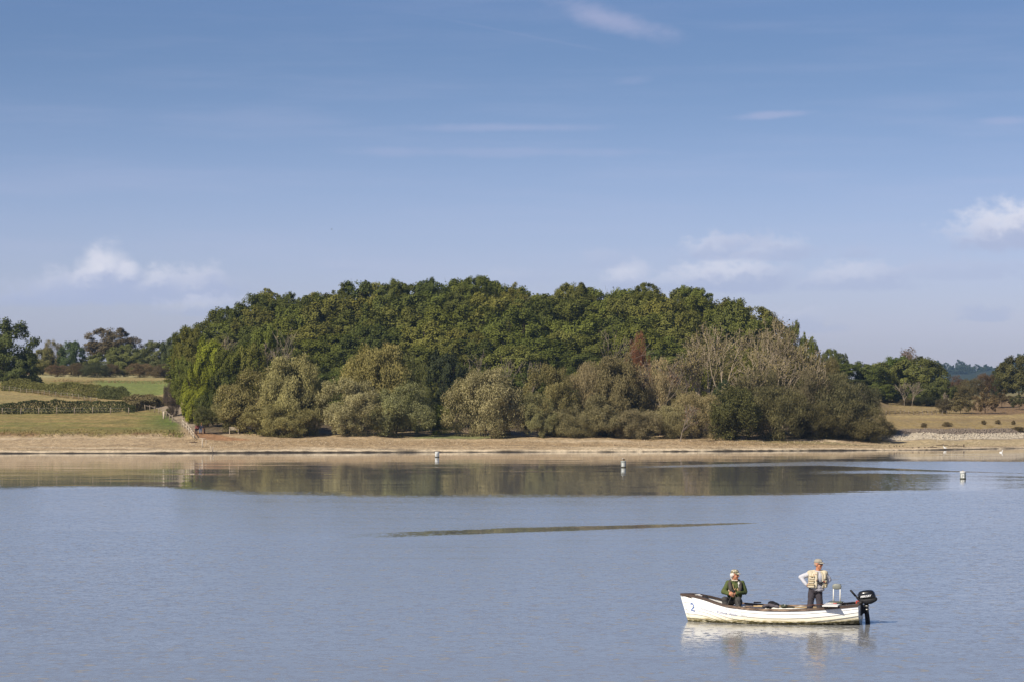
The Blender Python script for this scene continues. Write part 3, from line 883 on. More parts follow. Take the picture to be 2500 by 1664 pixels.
BL = (0.20, 0.165, 0.075)
bare_tree(1716, 930, 812, 380, -0.35, 0.35, 'pale forked tree leaning left, leftmost of the bare ones in the thicket', 61, BL)
bare_tree(1766, 925, 786, 378, 0.0, 0.35, 'tall pale bare tree with upright limbs in the thicket', 62, BL)
bare_tree(1800, 950, 850, 364, 0.75, 0.3, 'pale thin tree leaning right across the thicket', 63, BL, r=0.12)
bare_tree(1892, 930, 782, 374, 0.05, 0.45, 'pale bare tree with wide arching limbs right of the upright one', 64, BL)
bare_tree(1925, 900, 766, 390, 0.1, 0.4, 'tallest pale wispy tree at the top right of the thicket', 65, BL, leafy=7)
bare_tree(1952, 960, 872, 366, 0.55, 0.4, 'low pale dead tree with branches spreading right', 66, BL, r=0.11, leafy=3)
bare_tree(1860, 960, 880, 362, -0.4, 0.6, 'low pale tangle of dead boughs over the grey green bush', 67, BL, r=0.10, leafy=3)
bare_tree(1738, 930, 800, 382, -0.1, 0.5, 'slender pale bare tree between the forked and the upright ones', 86, BL, leafy=6)
bare_tree(1835, 940, 800, 384, 0.15, 0.5, 'pale twiggy tree behind the thin one leaning right', 87, BL, leafy=7)
bare_tree(1910, 950, 830, 372, 0.3, 0.6, 'pale many limbed tree in front of the tallest wispy one', 88, BL, leafy=6)
bare_tree(1680, 940, 850, 378, -0.2, 0.5, 'buff twiggy tree left of the pale forked one', 89, BL, GREY_BARK, 6)
bare_tree(1610, 960, 876, 360, 0.0, 0.45, 'reddish grey leafless tree fanning out in the brown thicket', 68, (0.18, 0.12, 0.07), GREY_BARK, 3)
bare_tree(1660, 1040, 985, 350, 0.6, 0.5, 'fallen grey bough sprawling in front of the brown bramble mound', 69, (0.18, 0.12, 0.07), GREY_BARK, 2, depth=3, r=0.09)
bare_tree(632, 900, 832, 384, 0.35, 0.3, 'leafless buff tree leaning in the greens above the left willow', 70, BL, GREY_BARK, 2, r=0.09)
bare_tree(545, 860, 815, 386, 0.0, 0.25, 'leafless grey tree standing behind the tallest lime green one', 71, BL, GREY_BARK, 2, depth=3, r=0.08)

for px, top, seed, lab in [(1148, 850, 81, 'slim pale trunk standing in the dark gap left of the silvery willow'), (1236, 868, 82, 'pale trunk showing in the trees above the silvery willow'), (1300, 880, 83, 'thin pale trunk in the dark trees right of the silvery willow'),
                           (690, 800, 84, 'thin grey trunk in the trees above the tall left willow'), (1480, 800, 85, 'thin grey trunk in the dark trees above the olive brown willow')]:
    bare_tree(px, top + 90, top, 372, 0.05, 0.22, lab, seed, BL, GREY_BARK, 1, depth=2, r=0.07, name='slim_tree')

# ------------------------------------------------------------------ right: trees and thorns over the dry turf
G1, G2, G3 = (0.125, 0.145, 0.036), (0.140, 0.145, 0.040), (0.105, 0.112, 0.034)
for px, top, Y, w_, me, col, lab in [
        (2050, 886, 520, 110, BROAD[1], G1, 'green tree touching the right end of the wood'), (2100, 884, 522, 120, BROAD[0], G1, 'green tree next to the big dark sallow'),
        (2148, 886, 526, 110, BROAD[2], G2, 'green tree left of the wide domed tree'), (2186, 872, 530, 124, BROAD[3], (0.115, 0.150, 0.034), 'brightest green tree left of the wide domed tree'),
        (2242, 872, 526, 150, BROAD[1], G2, 'wide domed tree with pale trunks below'), (2286, 898, 524, 90, BROAD[2], G3, 'dark tree on the right side of the wide domed one'),
        (2075, 925, 505, 100, BROAD[3], G3, 'low green tree behind the loose grey scrub'), (2140, 932, 506, 110, BROAD[0], G1, 'low green tree below the one left of the wide dome'),
        (2262, 935, 508, 110, BROAD[3], G3, 'low shadowy tree under the wide domed one')]:
    plant('broadleaf_tree', me, px, top, Y, w_, col, lab, 'tree', 'trees behind the dry turf', cb=0.0, trunk=TRUNKS[1])
bare_tree(2215, 940, 846, 585, 0.0, 0.9, 'leafless grey dome of a tree rising behind the wide domed one', 72, (0.17, 0.11, 0.07), GREY_BARK, 6, kids=(3, 3), depth=4, r=0.14)
bare_tree(2208, 990, 925, 496, 0.05, 0.35, 'slim pale trunk forking below the wide domed tree', 73, BL, GREY_BARK, 0, depth=3, r=0.08)
bare_tree(2226, 990, 930, 495, 0.3, 0.35, 'bent pale trunk beside the slim forking one', 74, BL, GREY_BARK, 0, depth=3, r=0.07)
bare_tree(2305, 1000, 955, 497, 0.0, 0.3, 'small dead twiggy tree left of the thorn trees', 75, BL, GREY_BARK, 0, depth=3, r=0.06)
plant('bush', BUSH[0], 2165, 982, 505, 42, (0.17, 0.12, 0.035), 'yellow brown bush under the green trees by the broken fence', 'bush', cb=0.0)
plant('bush', BUSH[1], 2262, 968, 500, 70, (0.055, 0.06, 0.025), 'dark bush at the foot of the wide domed tree', 'bush', cb=0.0)
plant('bush', SHRUB[1], 2220, 970, 503, 60, (0.12, 0.09, 0.05), 'brownish bush below the bent pale trunk', 'bush', cb=0.0)
plant('bush', SHRUB[0], 2120, 965, 500, 80, (0.10, 0.10, 0.05), 'grey green scrub below the green trees left of the yellow brown bush', 'bush', cb=0.0)
for px, top, base, w_, col, cb, lab in [(2345, 958, 1009, 66, HAW, 0.12, 'low thorn tree nearest the broken fence'), (2405, 945, 1008, 64, (0.165, 0.118, 0.058), 0.1, 'reddish thorn tree casting a long shadow on the brown field'),
                                        (2446, 950, 995, 54, (0.135, 0.10, 0.05), 0.2, 'small round thorn tree on a single trunk in the brown field'), (2488, 956, 999, 44, (0.095, 0.095, 0.042), 0.15, 'grey green thorn tree at the right edge of the brown field'),
                                        (2304, 972, 1008, 40, (0.11, 0.09, 0.05), 0.0, 'scrubby bush at the foot of the small dead twiggy tree')]:
    plant('thorn_tree', TUFT[0] if cb > 0.05 else SHRUB[0], px, top, 0, w_, col, lab, 'tree', 'thorn trees on the brown field', cb=cb, trunk=TRUNKS[1], base=base)
for px, top, Y, w_, col, lab in [(2328, 918, 560, 66, (0.145, 0.088, 0.055), 'reddish brown thicket behind the thorn tree nearest the fence'), (2372, 924, 565, 64, (0.12, 0.10, 0.05), 'olive brown thicket behind the reddish thorn tree'),
                                 (2410, 912, 570, 60, (0.155, 0.10, 0.055), 'rusty thicket in the middle of the row behind the thorn trees'), (2440, 916, 575, 66, (0.13, 0.105, 0.052), 'brown thicket behind the small round thorn tree'),
                                 (2352, 930, 545, 60, HAW, 'dark brown thicket just behind the thorn tree nearest the fence')]:
    plant('thicket', SHRUB[int(RNG.integers(3))], px, top, Y, w_, col, lab, 'bush', 'brown thickets behind the thorn trees', cb=0.0, trunk=STEMS)
plant('oak_tree', BROAD[3], 2488, 868, 556, 112, (0.098, 0.092, 0.032), 'large olive tree cut by the right edge of the picture', 'tree', cb=0.12, trunk=TRUNKS[0])
plant('oak_tree', BROAD[1], 2452, 892, 566, 60, (0.075, 0.08, 0.03), 'green tree tucked left of the large olive one', 'tree', cb=0.1, trunk=TRUNKS[0])
# the hazy ridge
fx = 2262.0
k = 0
while fx < 2530:
    rise = np.interp(fx, [2270, 2285, 2340, 2345, 2360, 2372, 2395, 2420, 2435, 2450, 2500], [885, 880, 892, 880, 880, 896, 888, 892, 896, 880, 862])
    for dy, Yd in ((0, 3650), (12, 3560), (24, 3470), (36, 3380)):
        con = RNG.random() < 0.14 and dy == 0
        conifers = globals().get('conifers', 0) + int(con)
        plant('distant_conifer' if con else 'distant_tree', CONIFER if con else FAR[k % 2], fx + RNG.uniform(-5, 5), rise + dy + RNG.uniform(-3, 5) - (6 if con else 0), Yd, (14 if con else 26) * RNG.uniform(0.8, 1.3),
              vary((0.05, 0.07, 0.03)), ('leftmost dark pointed conifer on the far hazy ridge', 'second dark pointed conifer from the left on the far hazy ridge', 'third dark pointed conifer from the left on the far hazy ridge', 'dark pointed conifer towards the right end of the far hazy ridge')[min(conifers, 4) - 1] if con else 'blue green tree on the far hazy ridge', 'tree',
              'conifers on the far hazy ridge' if con else 'trees on the far hazy ridge', cb=0.0)
        k += 1
    fx += RNG.uniform(13, 19)

# ------------------------------------------------------------------ left: field trees, bushes, hedges
plant('field_oak', BROAD[0], 8, 784, 500, 168, (0.09, 0.105, 0.03), 'big dark tree with open crown at the left edge of the fields', 'tree', cb=0.10, trunk=TRUNKS[0])
plant('field_tree', BROAD[2], 46, 868, 497, 92, (0.087, 0.101, 0.03), 'lower spreading bough mass of the dark tree row at the left edge', 'tree', cb=0.10, trunk=TRUNKS[1])
for px, top, Y, w_, me, col, lab in [
        (104, 850, 640, 66, BROAD[1], (0.174, 0.161, 0.057), 'pale olive tree next to the big dark one at the left edge'), (133, 832, 650, 58, WILLOW[0], (0.21, 0.175, 0.063), 'tan tinged feathery tree left of the round dark one'),
        (174, 834, 640, 68, BROAD[3], (0.08, 0.109, 0.039), 'round dark green tree standing against the sky over the fields'), (276, 803, 665, 134, BROAD[2], (0.152, 0.119, 0.063), 'brown flat topped tree standing tallest behind the fields'),
        (240, 862, 640, 90, BROAD[0], (0.152, 0.161, 0.048), 'light green tree under the brown flat topped one'), (312, 842, 635, 110, BROAD[2], (0.138, 0.147, 0.046), 'green tree right of the brown flat topped one'),
        (392, 834, 625, 110, BROAD[1], (0.123, 0.129, 0.048), 'grey green tree next to the left edge of the wood'), (352, 852, 640, 70, BROAD[3], (0.145, 0.154, 0.048), 'light green tree between two larger ones left of the wood'),
        (210, 880, 650, 60, BROAD[1], (0.145, 0.147, 0.052), 'olive tree filling the gap below the round dark one'), (90, 878, 630, 70, WILLOW[2], (0.174, 0.161, 0.057), 'low olive scrub tree beside the ploughed strip'),
        (422, 818, 610, 60, BROAD[0], (0.087, 0.101, 0.039), 'dark tree half hidden by the left edge of the wood')]:
    plant('field_tree', me, px, top, Y, w_, col, lab, 'tree', 'trees behind the left fields', cb=0.05 if px != 276 else 0.3, trunk=TRUNKS[int(RNG.integers(3))])
for px, top, Y, w_, col, lab in [(140, 890, 606, 58, (0.167, 0.112, 0.063), 'round purplish brown thorn bush left of the dark pair'), (192, 886, 604, 64, (0.152, 0.112, 0.06), 'brown thorn bush left of the dark green one'),
                                 (232, 884, 602, 74, (0.08, 0.087, 0.039), 'dark green thorn bush in the row above the green field'), (268, 888, 606, 50, (0.16, 0.119, 0.063), 'brown thorn bush right of the dark green one'),
                                 (342, 886, 602, 66, (0.167, 0.119, 0.063), 'brown thorn bush at the right of the row above the green field'), (392, 888, 600, 66, (0.16, 0.119, 0.063), 'brown thorn bush touching the wood\'s left edge'),
                                 (300, 900, 608, 40, (0.145, 0.133, 0.052), 'small olive thorn bush in the gap of the row')]:
    plant('thorn_bush', SHRUB[int(RNG.integers(3))], px, top, Y, w_, col, lab, 'bush', 'thorn bushes above the green field', cb=0.0, trunk=STEMS)


def hedge(pts, hgt, thick, col, label, seed, leaf=(0.20, 0.14), dens=200, twig=False):
    """A trimmed row of shrubs along ground points (px, base row): one thing with its own foliage and stems."""
    rng = np.random.default_rng(seed)
    G = [ground(*p) for p in pts]
    root = tag(empty('hedge', G[0]), label, 'hedge')
    P = np.array([tuple(g) for g in G])
    seg = np.linalg.norm(np.diff(P[:, :2], axis=0), axis=1); L = np.concatenate([[0], np.cumsum(seg)])
    n = int(L[-1] * hgt * dens)
    s = rng.uniform(0, L[-1], n)
    X = np.interp(s, L, P[:, 0]); Y = np.interp(s, L, P[:, 1])
    H = hgt * (0.68 + 0.5 * fbm(s * 0.4, s * 0 + seed, seed)) * np.interp(s, [0, 1.5, L[-1] - 1.5, L[-1]], [0.6, 1, 1, 0.55])
    H = H * (0.88 + 0.24 * fbm(s * 1.1, s * 0, seed + 5))
    f = 1 - rng.uniform(0, 1, n) ** 1.6
    dz = f * H
    w_ = thick * (0.5 + 0.5 * fbm(s * 0.4, dz * 0.8, seed + 3)) * np.sqrt(np.clip(1 - (f * 0.92) ** 2, 0.05, 1))
    side = rng.uniform(-1, 1, n); side = np.sign(side) * np.abs(side) ** 0.35
    Y = Y + side * w_; X = X + rng.normal(scale=0.15, size=n)
    C = np.stack([X, Y, terr(X, Y) + dz], 1) - np.array(tuple(G[0]))
    o = unit(np.stack([rng.normal(scale=0.3, size=n), side, f], 1))
    V, Fq = leaves(C, o, leaf[0], leaf[1], 0.55, np.array([[0, 0, 1.0]]) if twig else rdir(n, rng), 0.6 if twig else 0.0, rng)
    fo = link(bpy.data.objects.new('foliage', foliage_mesh('foliage', V, Fq, np.clip(rng.normal(0.4 + 0.2 * fbm(s * 0.5, dz, seed + 9), 0.12, n), 0, 1))), root)
    fo.color = (*col, 1)
    paths = []
    for q in np.arange(0.4, L[-1], 0.9):
        x = float(np.interp(q, L, P[:, 0])); y = float(np.interp(q, L, P[:, 1])); z = float(terr(x, y))
        b0 = np.array([x, y, z - 0.1]) - np.array(tuple(G[0]))
        paths.append(([b0, b0 + np.array([rng.normal(scale=0.1), 0, hgt * 0.4]), b0 + np.array([rng.normal(scale=0.25), 0, hgt * 0.75])], [0.035, 0.025, 0.012]))
    tag(link(bpy.data.objects.new('stems', tube_mesh(paths, 4, BARK, 'stems')), root), kind='stuff')
    return root


hedge([(-20, 1009), (100, 1009), (200, 1008), (328, 1006)], 1.75, 0.75, (0.075, 0.085, 0.030), 'dark clipped hedge across the lower left field', 1)
hedge([(318, 1004), (345, 998), (390, 990)], 1.3, 0.7, (0.145, 0.119, 0.057), 'straggling brown hedge end dropping towards the track', 2, twig=True)
hedge([(5, 952), (100, 960), (200, 968), (312, 976)], 2.05, 1.2, (0.138, 0.133, 0.04), 'long tall olive hedge sloping behind the post fence', 3, dens=170)
hedge([(240, 972), (315, 976)], 2.1, 1.1, (0.087, 0.095, 0.034), 'dark green end of the sloping hedge beside the green field', 4)
hedge([(18, 938), (100, 940)], 1.9, 1.0, (0.043, 0.05, 0.021), 'very dark short hedge under the big tree at the left', 5)
hedge([(82, 942), (104, 942)], 1.7, 1.0, (0.043, 0.05, 0.021), 'very dark small clump at the end of the short dark hedge', 6)
hedge([(300, 984), (360, 984), (432, 986)], 1.4, 0.9, (0.152, 0.123, 0.057), 'low brown bramble hedge under the green field', 7, twig=True)
hedge([(-20, 1061), (120, 1062), (250, 1063), (380, 1063), (445, 1066)], 0.55, 1.6, (0.167, 0.14, 0.048), 'rough grassy bank edge above the sand on the left', 8, leaf=(0.30, 0.07), dens=60, twig=True)
hedge([(405, 1064), (450, 1066)], 0.8, 1.3, (0.145, 0.147, 0.046), 'green weedy mound beside the rail fence on the bank', 9, leaf=(0.28, 0.10), dens=50, twig=True)
hedge([(130, 931), (250, 933), (420, 932)], 0.5, 0.8, (0.26, 0.18, 0.09), 'strip of tall dry grass along the top of the green field', 10, leaf=(0.45, 0.06), dens=50, twig=True)
hedge([(5, 951), (100, 962), (180, 972), (245, 984)], 0.45, 0.7, (0.26, 0.19, 0.09), 'strip of dry grass along the sloping post fence', 11, leaf=(0.4, 0.06), dens=50, twig=True)
hedge([(600, 1062), (680, 1064)], 0.5, 0.8, (0.145, 0.14, 0.052), 'low weeds in front of the left willows beside the empty bench', 12, leaf=(0.25, 0.1), dens=50)
hedge([(2120, 1008), (2200, 1007), (2320, 1007)], 0.45, 0.7, (0.3, 0.23, 0.12), 'strip of tall dry grass along the broken fence', 13, leaf=(0.45, 0.06), dens=50, twig=True)

# ------------------------------------------------------------------ the fishing boat
BYAW = R(12.5)
BX, BY, BL = 4.008, 67.78, 4.22
BM = Matrix.Translation((BX, BY, 0)) @ Matrix.Rotation(-BYAW, 4, 'Z')       # boat frame: x bow to stern, y away from us, z above the water


def in_boat(o, loc=(0, 0, 0), rz=0.0):
    o.matrix_world = BM @ Matrix.Translation(loc) @ Matrix.Rotation(rz, 4, 'Z')
    return o


def hull_paint():
    m = bpy.data.materials.new('hull_paint')
    m.use_nodes = True
    b = NB(m.node_tree)
    p = b.n['Principled BSDF']
    pos = b.sep(b.new('ShaderNodeTexCoord').outputs['Object'])
    oc = b.new('ShaderNodeTexCoord').outputs['Object']
    n1 = b.noise(oc, 3.0, 5.0, 0.65)
    n2 = b.noise(b.xyz(b.m('MULTIPLY', pos[0], 9.0), pos[1], b.m('MULTIPLY', pos[2], 40.0)), 1.0, 4.0, 0.7)
    n3 = b.noise(b.xyz(b.m('MULTIPLY', pos[0], 1.3), 0.0, 0.0), 1.6, 3.0, 0.6)
    h = b.m('SUBTRACT', pos[2], b.m('MULTIPLY', b.m('SUBTRACT', n3, 0.5), 0.10))
    h = b.m('ADD', h, b.m('MULTIPLY', b.m('SUBTRACT', n1, 0.5), 0.08))
    h = b.m('SUBTRACT', h, b.m('MULTIPLY', b.ss(pos[0], 2.9, 4.2), 0.045))
    col = b.mix(n1, (0.86, 0.85, 0.81), (0.92, 0.915, 0.88))
    col = b.mix(b.ss(h, 0.02, 0.30, 0.75, 0.0), col, (0.74, 0.64, 0.38))              # yellowed scum line
    col = b.mix(b.m('MULTIPLY', b.ss(h, 0.13, 0.055), b.ss(n2, 0.34, 0.62)), col, (0.20, 0.15, 0.025))
    col = b.mix(b.m('MULTIPLY', b.ss(h, 0.085, 0.02), b.ss(n2, 0.28, 0.5)), col, (0.045, 0.038, 0.012))
    b.l.new(col, p.inputs['Base Color'])
    p.inputs['Roughness'].default_value = 0.35
    p.inputs['Specular IOR Level'].default_value = 0.35
    return m


HULL = hull_paint()
RAIL = bpy.data.materials.new('worn_hardwood')
RAIL.use_nodes = True
_b = NB(RAIL.node_tree)
_oc = _b.new('ShaderNodeTexCoord').outputs['Object']
_px = _b.sep(_oc)
_g = _b.noise(_b.xyz(_b.m('MULTIPLY', _px[0], 4.0), _b.m('MULTIPLY', _px[1], 40.0), _b.m('MULTIPLY', _px[2], 40.0)), 1.0, 5.0, 0.7)
_worn = _b.m('MULTIPLY', _b.m('MULTIPLY', _b.ss(_px[0], 0.6, 2.0), _b.ss(_px[0], 3.5, 2.7)), _b.ss(_g, 0.42, 0.66))
_b.l.new(_b.mix(_worn, _b.mix(_g, (0.035, 0.022, 0.016), (0.10, 0.065, 0.048)), (0.42, 0.29, 0.19)), _b.n['Principled BSDF'].inputs['Base Color'])
_b.n['Principled BSDF'].inputs['Roughness'].default_value = 0.7
WHITE = mat('white_gelcoat', (0.74, 0.73, 0.69), 0.4, 0.4, var=0.04)
GREYW_ = mat('grey_white_gelcoat', (0.62, 0.61, 0.60), 0.5, 0.3, var=0.06)
DECK = mat('grey_floor_paint', (0.30, 0.28, 0.25), 0.8, 0.2, var=0.1)
BLUE = mat('blue_vinyl', (0.08, 0.16, 0.42), 0.4, 0.4, var=0.05)
PALEBLUE = mat('faded_blue_vinyl', (0.58, 0.62, 0.74), 0.5, 0.3, var=0.1)
INDIGO = mat('faded_indigo_vinyl', (0.34, 0.37, 0.58), 0.5, 0.3, var=0.15)
BLACKP = mat('black_gloss_plastic', (0.014, 0.014, 0.015), 0.22, 0.5, var=0.05)
BLACKM = mat('black_matt', (0.018, 0.018, 0.02), 0.7, 0.3, var=0.15, bump=0.3)
STEEL = mat('dull_steel', (0.42, 0.42, 0.40), 0.4, 0.5, metal=0.7, var=0.1)
RED = mat('red_plastic', (0.42, 0.045, 0.03), 0.5, 0.3, var=0.1)

FS = [0, .042, .107, .207, .306, .405, .504, .614, .72, .835, .945, 1.0]
ZG = [.635, .585, .515, .45, .405, .37, .352, .352, .37, .405, .45, .475]
HB = [.03, .15, .34, .53, .65, .72, .75, .755, .74, .69, .62, .58]
ZK = [.60, .0, -.14, -.20, -.22, -.22, -.22, -.20, -.17, -.11, -.04, 0.0]
NE = [1.5, 1.5, 1.7, 2.1, 2.6, 3.0, 3.2, 3.4, 3.6, 3.8, 4.0, 4.0]
NST = 11
tt = np.linspace(0, 1, 49)


def section(s):
    f = s / BL
    zg, b, zk, n = (np.interp(f, FS, q) for q in (ZG, HB, ZK, NE))
    tau = 1 - (1 - np.linspace(0, 1, 120)) ** 1.6
    y = b * np.sqrt(np.maximum(1 - tau ** n, 0))
    z = zg + (zk - zg) * tau
    L = np.concatenate([[0], np.cumsum(np.hypot(np.diff(y), np.diff(z)))])
    return y, z, L / L[-1], (zg, b, zk, n)


def hull_point(t, k):
    """Point of lap line k (0 sheer .. NST keel) at t along the boat, near side."""
    fr = k / NST
    s0 = 0.0 + 0.30 * fr ** 1.15
    s = s0 + t * (BL - s0)
    y, z, L, (zg, b, zk, n) = section(s)
    zs = np.interp(fr, L, z)
    zst = np.interp(s0 / BL, FS, ZK) if k else 0.635
    w_ = sm(0.0, 0.30, t)
    zz = zst * (1 - w_) + zs * w_
    tau = np.clip((zg - zz) / max(zg - zk, 1e-3), 0, 1)
    yy = b * math.sqrt(max(1 - tau ** n, 0.0)) if w_ < 1 else np.interp(fr, L, y)
    return np.array([s, -yy - 0.006, zz])


GRID = np.array([[hull_point(t, k) for t in tt] for k in range(NST + 1)])          # k, t, xyz
du = np.gradient(GRID, axis=1); dv = np.gradient(GRID, axis=0)
NRM = unit(np.cross(du, dv))
NRM *= np.where(NRM[..., 1:2] > 0, -1, 1)
NRM[-1] = unit(NRM[-2] * 0.5 + np.array([0, 0, -1.0]))

boat = tag(in_boat(empty('rowing_boat')), 'white clinker fishing boat with brown gunwale and blue number 2 on its bow', 'boat')
boat.name = 'fishing_boat'


def strip(name, rows, m, parent, closed_ends=True, smooth=False):
    """rows: list of polylines (n,3) forming a closed tube cross-section."""
    A = np.array(rows); c, n = A.shape[:2]
    Fc = []
    for i in range(c):
        j = (i + 1) % c
        for q in range(n - 1):
            Fc.append((i * n + q, i * n + q + 1, j * n + q + 1, j * n + q))
    if closed_ends:
        Fc.append(tuple(i * n for i in range(c)))
        Fc.append(tuple(i * n + n - 1 for i in reversed(range(c))))
    o = mesh_obj(name, A.reshape(-1, 3), Fc, m, parent, smooth=smooth)
    bm_ = bmesh.new(); bm_.from_mesh(o.data); bmesh.ops.recalc_face_normals(bm_, faces=bm_.faces); bm_.to_mesh(o.data); bm_.free()
    return o


for side in (1, -1):
    fl = np.array([1, side, 1])
    for k in range(NST):
        a, b2, na, nb = GRID[k], GRID[k + 1], NRM[k], NRM[k + 1]
        strip('strake', [(a + na * 0.002) * fl, (b2 + nb * 0.020) * fl, (b2 - nb * 0.010) * fl, (a - na * 0.010) * fl], HULL, boat)
    e = GRID[0]
    out_ = unit(NRM[0] * np.array([1, 1, 0]))
    up = np.array([0, 0, 1.0])
    strip('gunwale', [(e + out_ * 0.032 + up * 0.016) * fl, (e + out_ * 0.032 - up * 0.034) * fl, (e - out_ * 0.004 - up * 0.036) * fl,
                      (e - out_ * 0.036 - up * 0.03) * fl, (e - out_ * 0.036 + up * 0.018) * fl], RAIL, boat)


def box(name, lo, hi, m, parent, bev=0.006, rot=None, seg=2):
    bm_ = bmesh.new()
    bmesh.ops.create_cube(bm_, size=1.0)
    lo = Vector(lo); hi = Vector(hi)
    for v in bm_.verts:
        v.co = Vector(((v.co.x + 0.5) * (hi.x - lo.x) + lo.x, (v.co.y + 0.5) * (hi.y - lo.y) + lo.y, (v.co.z + 0.5) * (hi.z - lo.z) + lo.z))
    if rot is not None:
        c = (lo + hi) / 2
        bmesh.ops.rotate(bm_, cent=c, matrix=rot, verts=bm_.verts)
    if bev:
        bmesh.ops.bevel(bm_, geom=list(bm_.edges), offset=min(bev, min(hi - lo) * 0.45), segments=seg, affect='EDGES', profile=0.6)
    me = bpy.data.meshes.new(name)
    bm_.to_mesh(me); bm_.free()
    me.materials.append(m)
    me.polygons.foreach_set('use_smooth', np.zeros(len(me.polygons), bool))
    return link(bpy.data.objects.new(name, me), parent)


def tube(name, pts, rad, m, parent, sides=8):
    pts = np.asarray(pts, float)
    rad = np.full(len(pts), rad) if np.isscalar(rad) else np.asarray(rad, float)
    t = unit(pts[-1] - pts[0])
    ext = np.concatenate([[pts[0]], pts, [pts[-1]]]); ext[0] = ext[0] - t * 1e-4; ext[-1] = ext[-1] + t * 1e-4
    r2 = np.concatenate([[1e-4], rad, [1e-4]])
    return link(bpy.data.objects.new(name, tube_mesh([(ext, r2)], sides, m, name)), parent)


# stem post, transom, thwarts, floor
ks = np.array([hull_point(0, k) * np.array([1, 0, 1]) for k in range(NST + 1)])
off = np.array([-0.022, 0, 0.0])
strip('stem_post', [ks + off + [0, -0.018, 0], ks + off + [0, 0.018, 0], ks + [0.03, 0.03, 0], ks + [0.03, -0.03, 0]], HULL, boat)
prow = mesh_obj('breasthook', [(-0.03, -0.03, .652), (-0.03, .03, .652), (.30, .26, .565), (.30, -.26, .565), (-0.03, -0.03, .62), (-0.03, .03, .62), (.30, .26, .54), (.30, -.26, .54)],
                [(0, 3, 2, 1), (4, 5, 6, 7), (0, 1, 5, 4), (1, 2, 6, 5), (2, 3, 7, 6), (3, 0, 4, 7)], RAIL, boat, smooth=False)
ty, tz, tL, _ = section(BL)
ring = [(-a, z) for a, z in zip(ty[::6], tz[::6])] + [(a, z) for a, z in zip(ty[::6][::-1][1:], tz[::6][::-1][1:])]
n_ = len(ring)
tv = [(BL - 0.03, a, z) for a, z in ring] + [(BL + 0.012, a, z) for a, z in ring]
transom = mesh_obj('transom', tv, [tuple(range(n_)), tuple(reversed(range(n_, 2 * n_)))] + [(i, (i + 1) % n_, n_ + (i + 1) % n_, n_ + i) for i in range(n_)], HULL, boat, smooth=False)
box('transom_cap', (BL - 0.05, -0.60, .463), (BL + 0.028, 0.60, .505), RAIL, boat)
box('motor_pad', (BL - 0.065, -0.16, .20), (BL + 0.04, 0.16, .53), mat('black_painted_board', (0.03, 0.03, 0.032), 0.7, var=0.2), boat)
for s, z, wd in ((1.18, 0.38, 0.26), (2.15, 0.27, 0.24), (3.15, 0.22, 0.22)):
    hb_ = float(np.interp(s / BL, FS, HB)) * 0.94
    box('thwart', (s, -hb_, z - 0.035), (s + wd, hb_, z), WHITE, boat)
for j in range(-3, 4):
    box('floor_board', (0.7, j * 0.11 - 0.052, -0.155), (3.95, j * 0.11 + 0.052, -0.13), DECK, boat)
for sd in (-1, 1):                                                     # rowlock blocks on the gunwale
    box('rowlock_block', (1.62, sd * 0.70 - 0.03, .40), (1.80, sd * 0.70 + 0.03, .43), RAIL, boat)


def text_mesh(txt, size, m, name, parent, place, depth=0.0015, shear=0.0, font_scale=1.0, bold=0.0):
    """Lettering as thin solid glyphs; place(u, v) maps the flat text plane to 3-D."""
    cu = bpy.data.curves.new(name, 'FONT')
    cu.body = txt; cu.size = size; cu.shear = shear; cu.offset = bold
    cu.resolution_u = 4
    tmp = bpy.data.objects.new('tmp_text', cu)
    COL.objects.link(tmp)
    bpy.context.view_layer.update()
    me = bpy.data.meshes.new_from_object(tmp.evaluated_get(bpy.context.evaluated_depsgraph_get()))
    bpy.data.objects.remove(tmp); bpy.data.curves.remove(cu)
    bm_ = bmesh.new(); bm_.from_mesh(me)
    bmesh.ops.subdivide_edges(bm_, edges=[e for e in bm_.edges if e.calc_length() > size * 0.4], cuts=2)
    for v in bm_.verts:
        v.co = Vector(place(v.co.x * font_scale, v.co.y))
    bm_.normal_update()
    bm_.to_mesh(me); bm_.free()
    me.name = name
    me.materials.clear(); me.materials.append(m)
    return link(bpy.data.objects.new(name, me), parent)


def on_side(s0, drop0, slope=0.0):
    """Text plane laid on the near side: u runs aft, v up, drop0 below the sheer at s0."""
    def f(u, v):
        s = s0 + u
        z = float(np.interp(s / BL, FS, ZG)) - drop0 + v
        y, zz, L, (zg, b, zk, n) = section(s)
        hbw = float(np.interp(-z, -zz, y))
        return (s, -hbw - 0.030, z)
    return f


text_mesh('2', 0.255, BLUE, 'number', boat, on_side(0.235, 0.295), bold=0.002)
text_mesh('anglianwater', 0.066, PALEBLUE, 'lettering', boat, on_side(0.52, 0.205))
text_mesh('Rutland Water', 0.084, INDIGO, 'lettering', boat, on_side(0.92, 0.205))
text_mesh('fishing', 0.066, PALEBLUE, 'lettering', boat, on_side(1.50, 0.19))
text_mesh('2', 0.28, BLUE, 'number', boat, lambda u, v: (BL + 0.0145, -0.46 + u, 0.16 + v), bold=0.002)

# ------------------------------------------------------------------ outboard motor
def Z3(x, y):
    """Pixel of the close-up of the stern -> boat x, z on the centre line."""
    px, py = 1930 + x / 7.467, 1340 + y / 7.467
    return (BL + (px - 2100.7) / (104.7 * 0.976), (1521.4 - py) / 104.7)


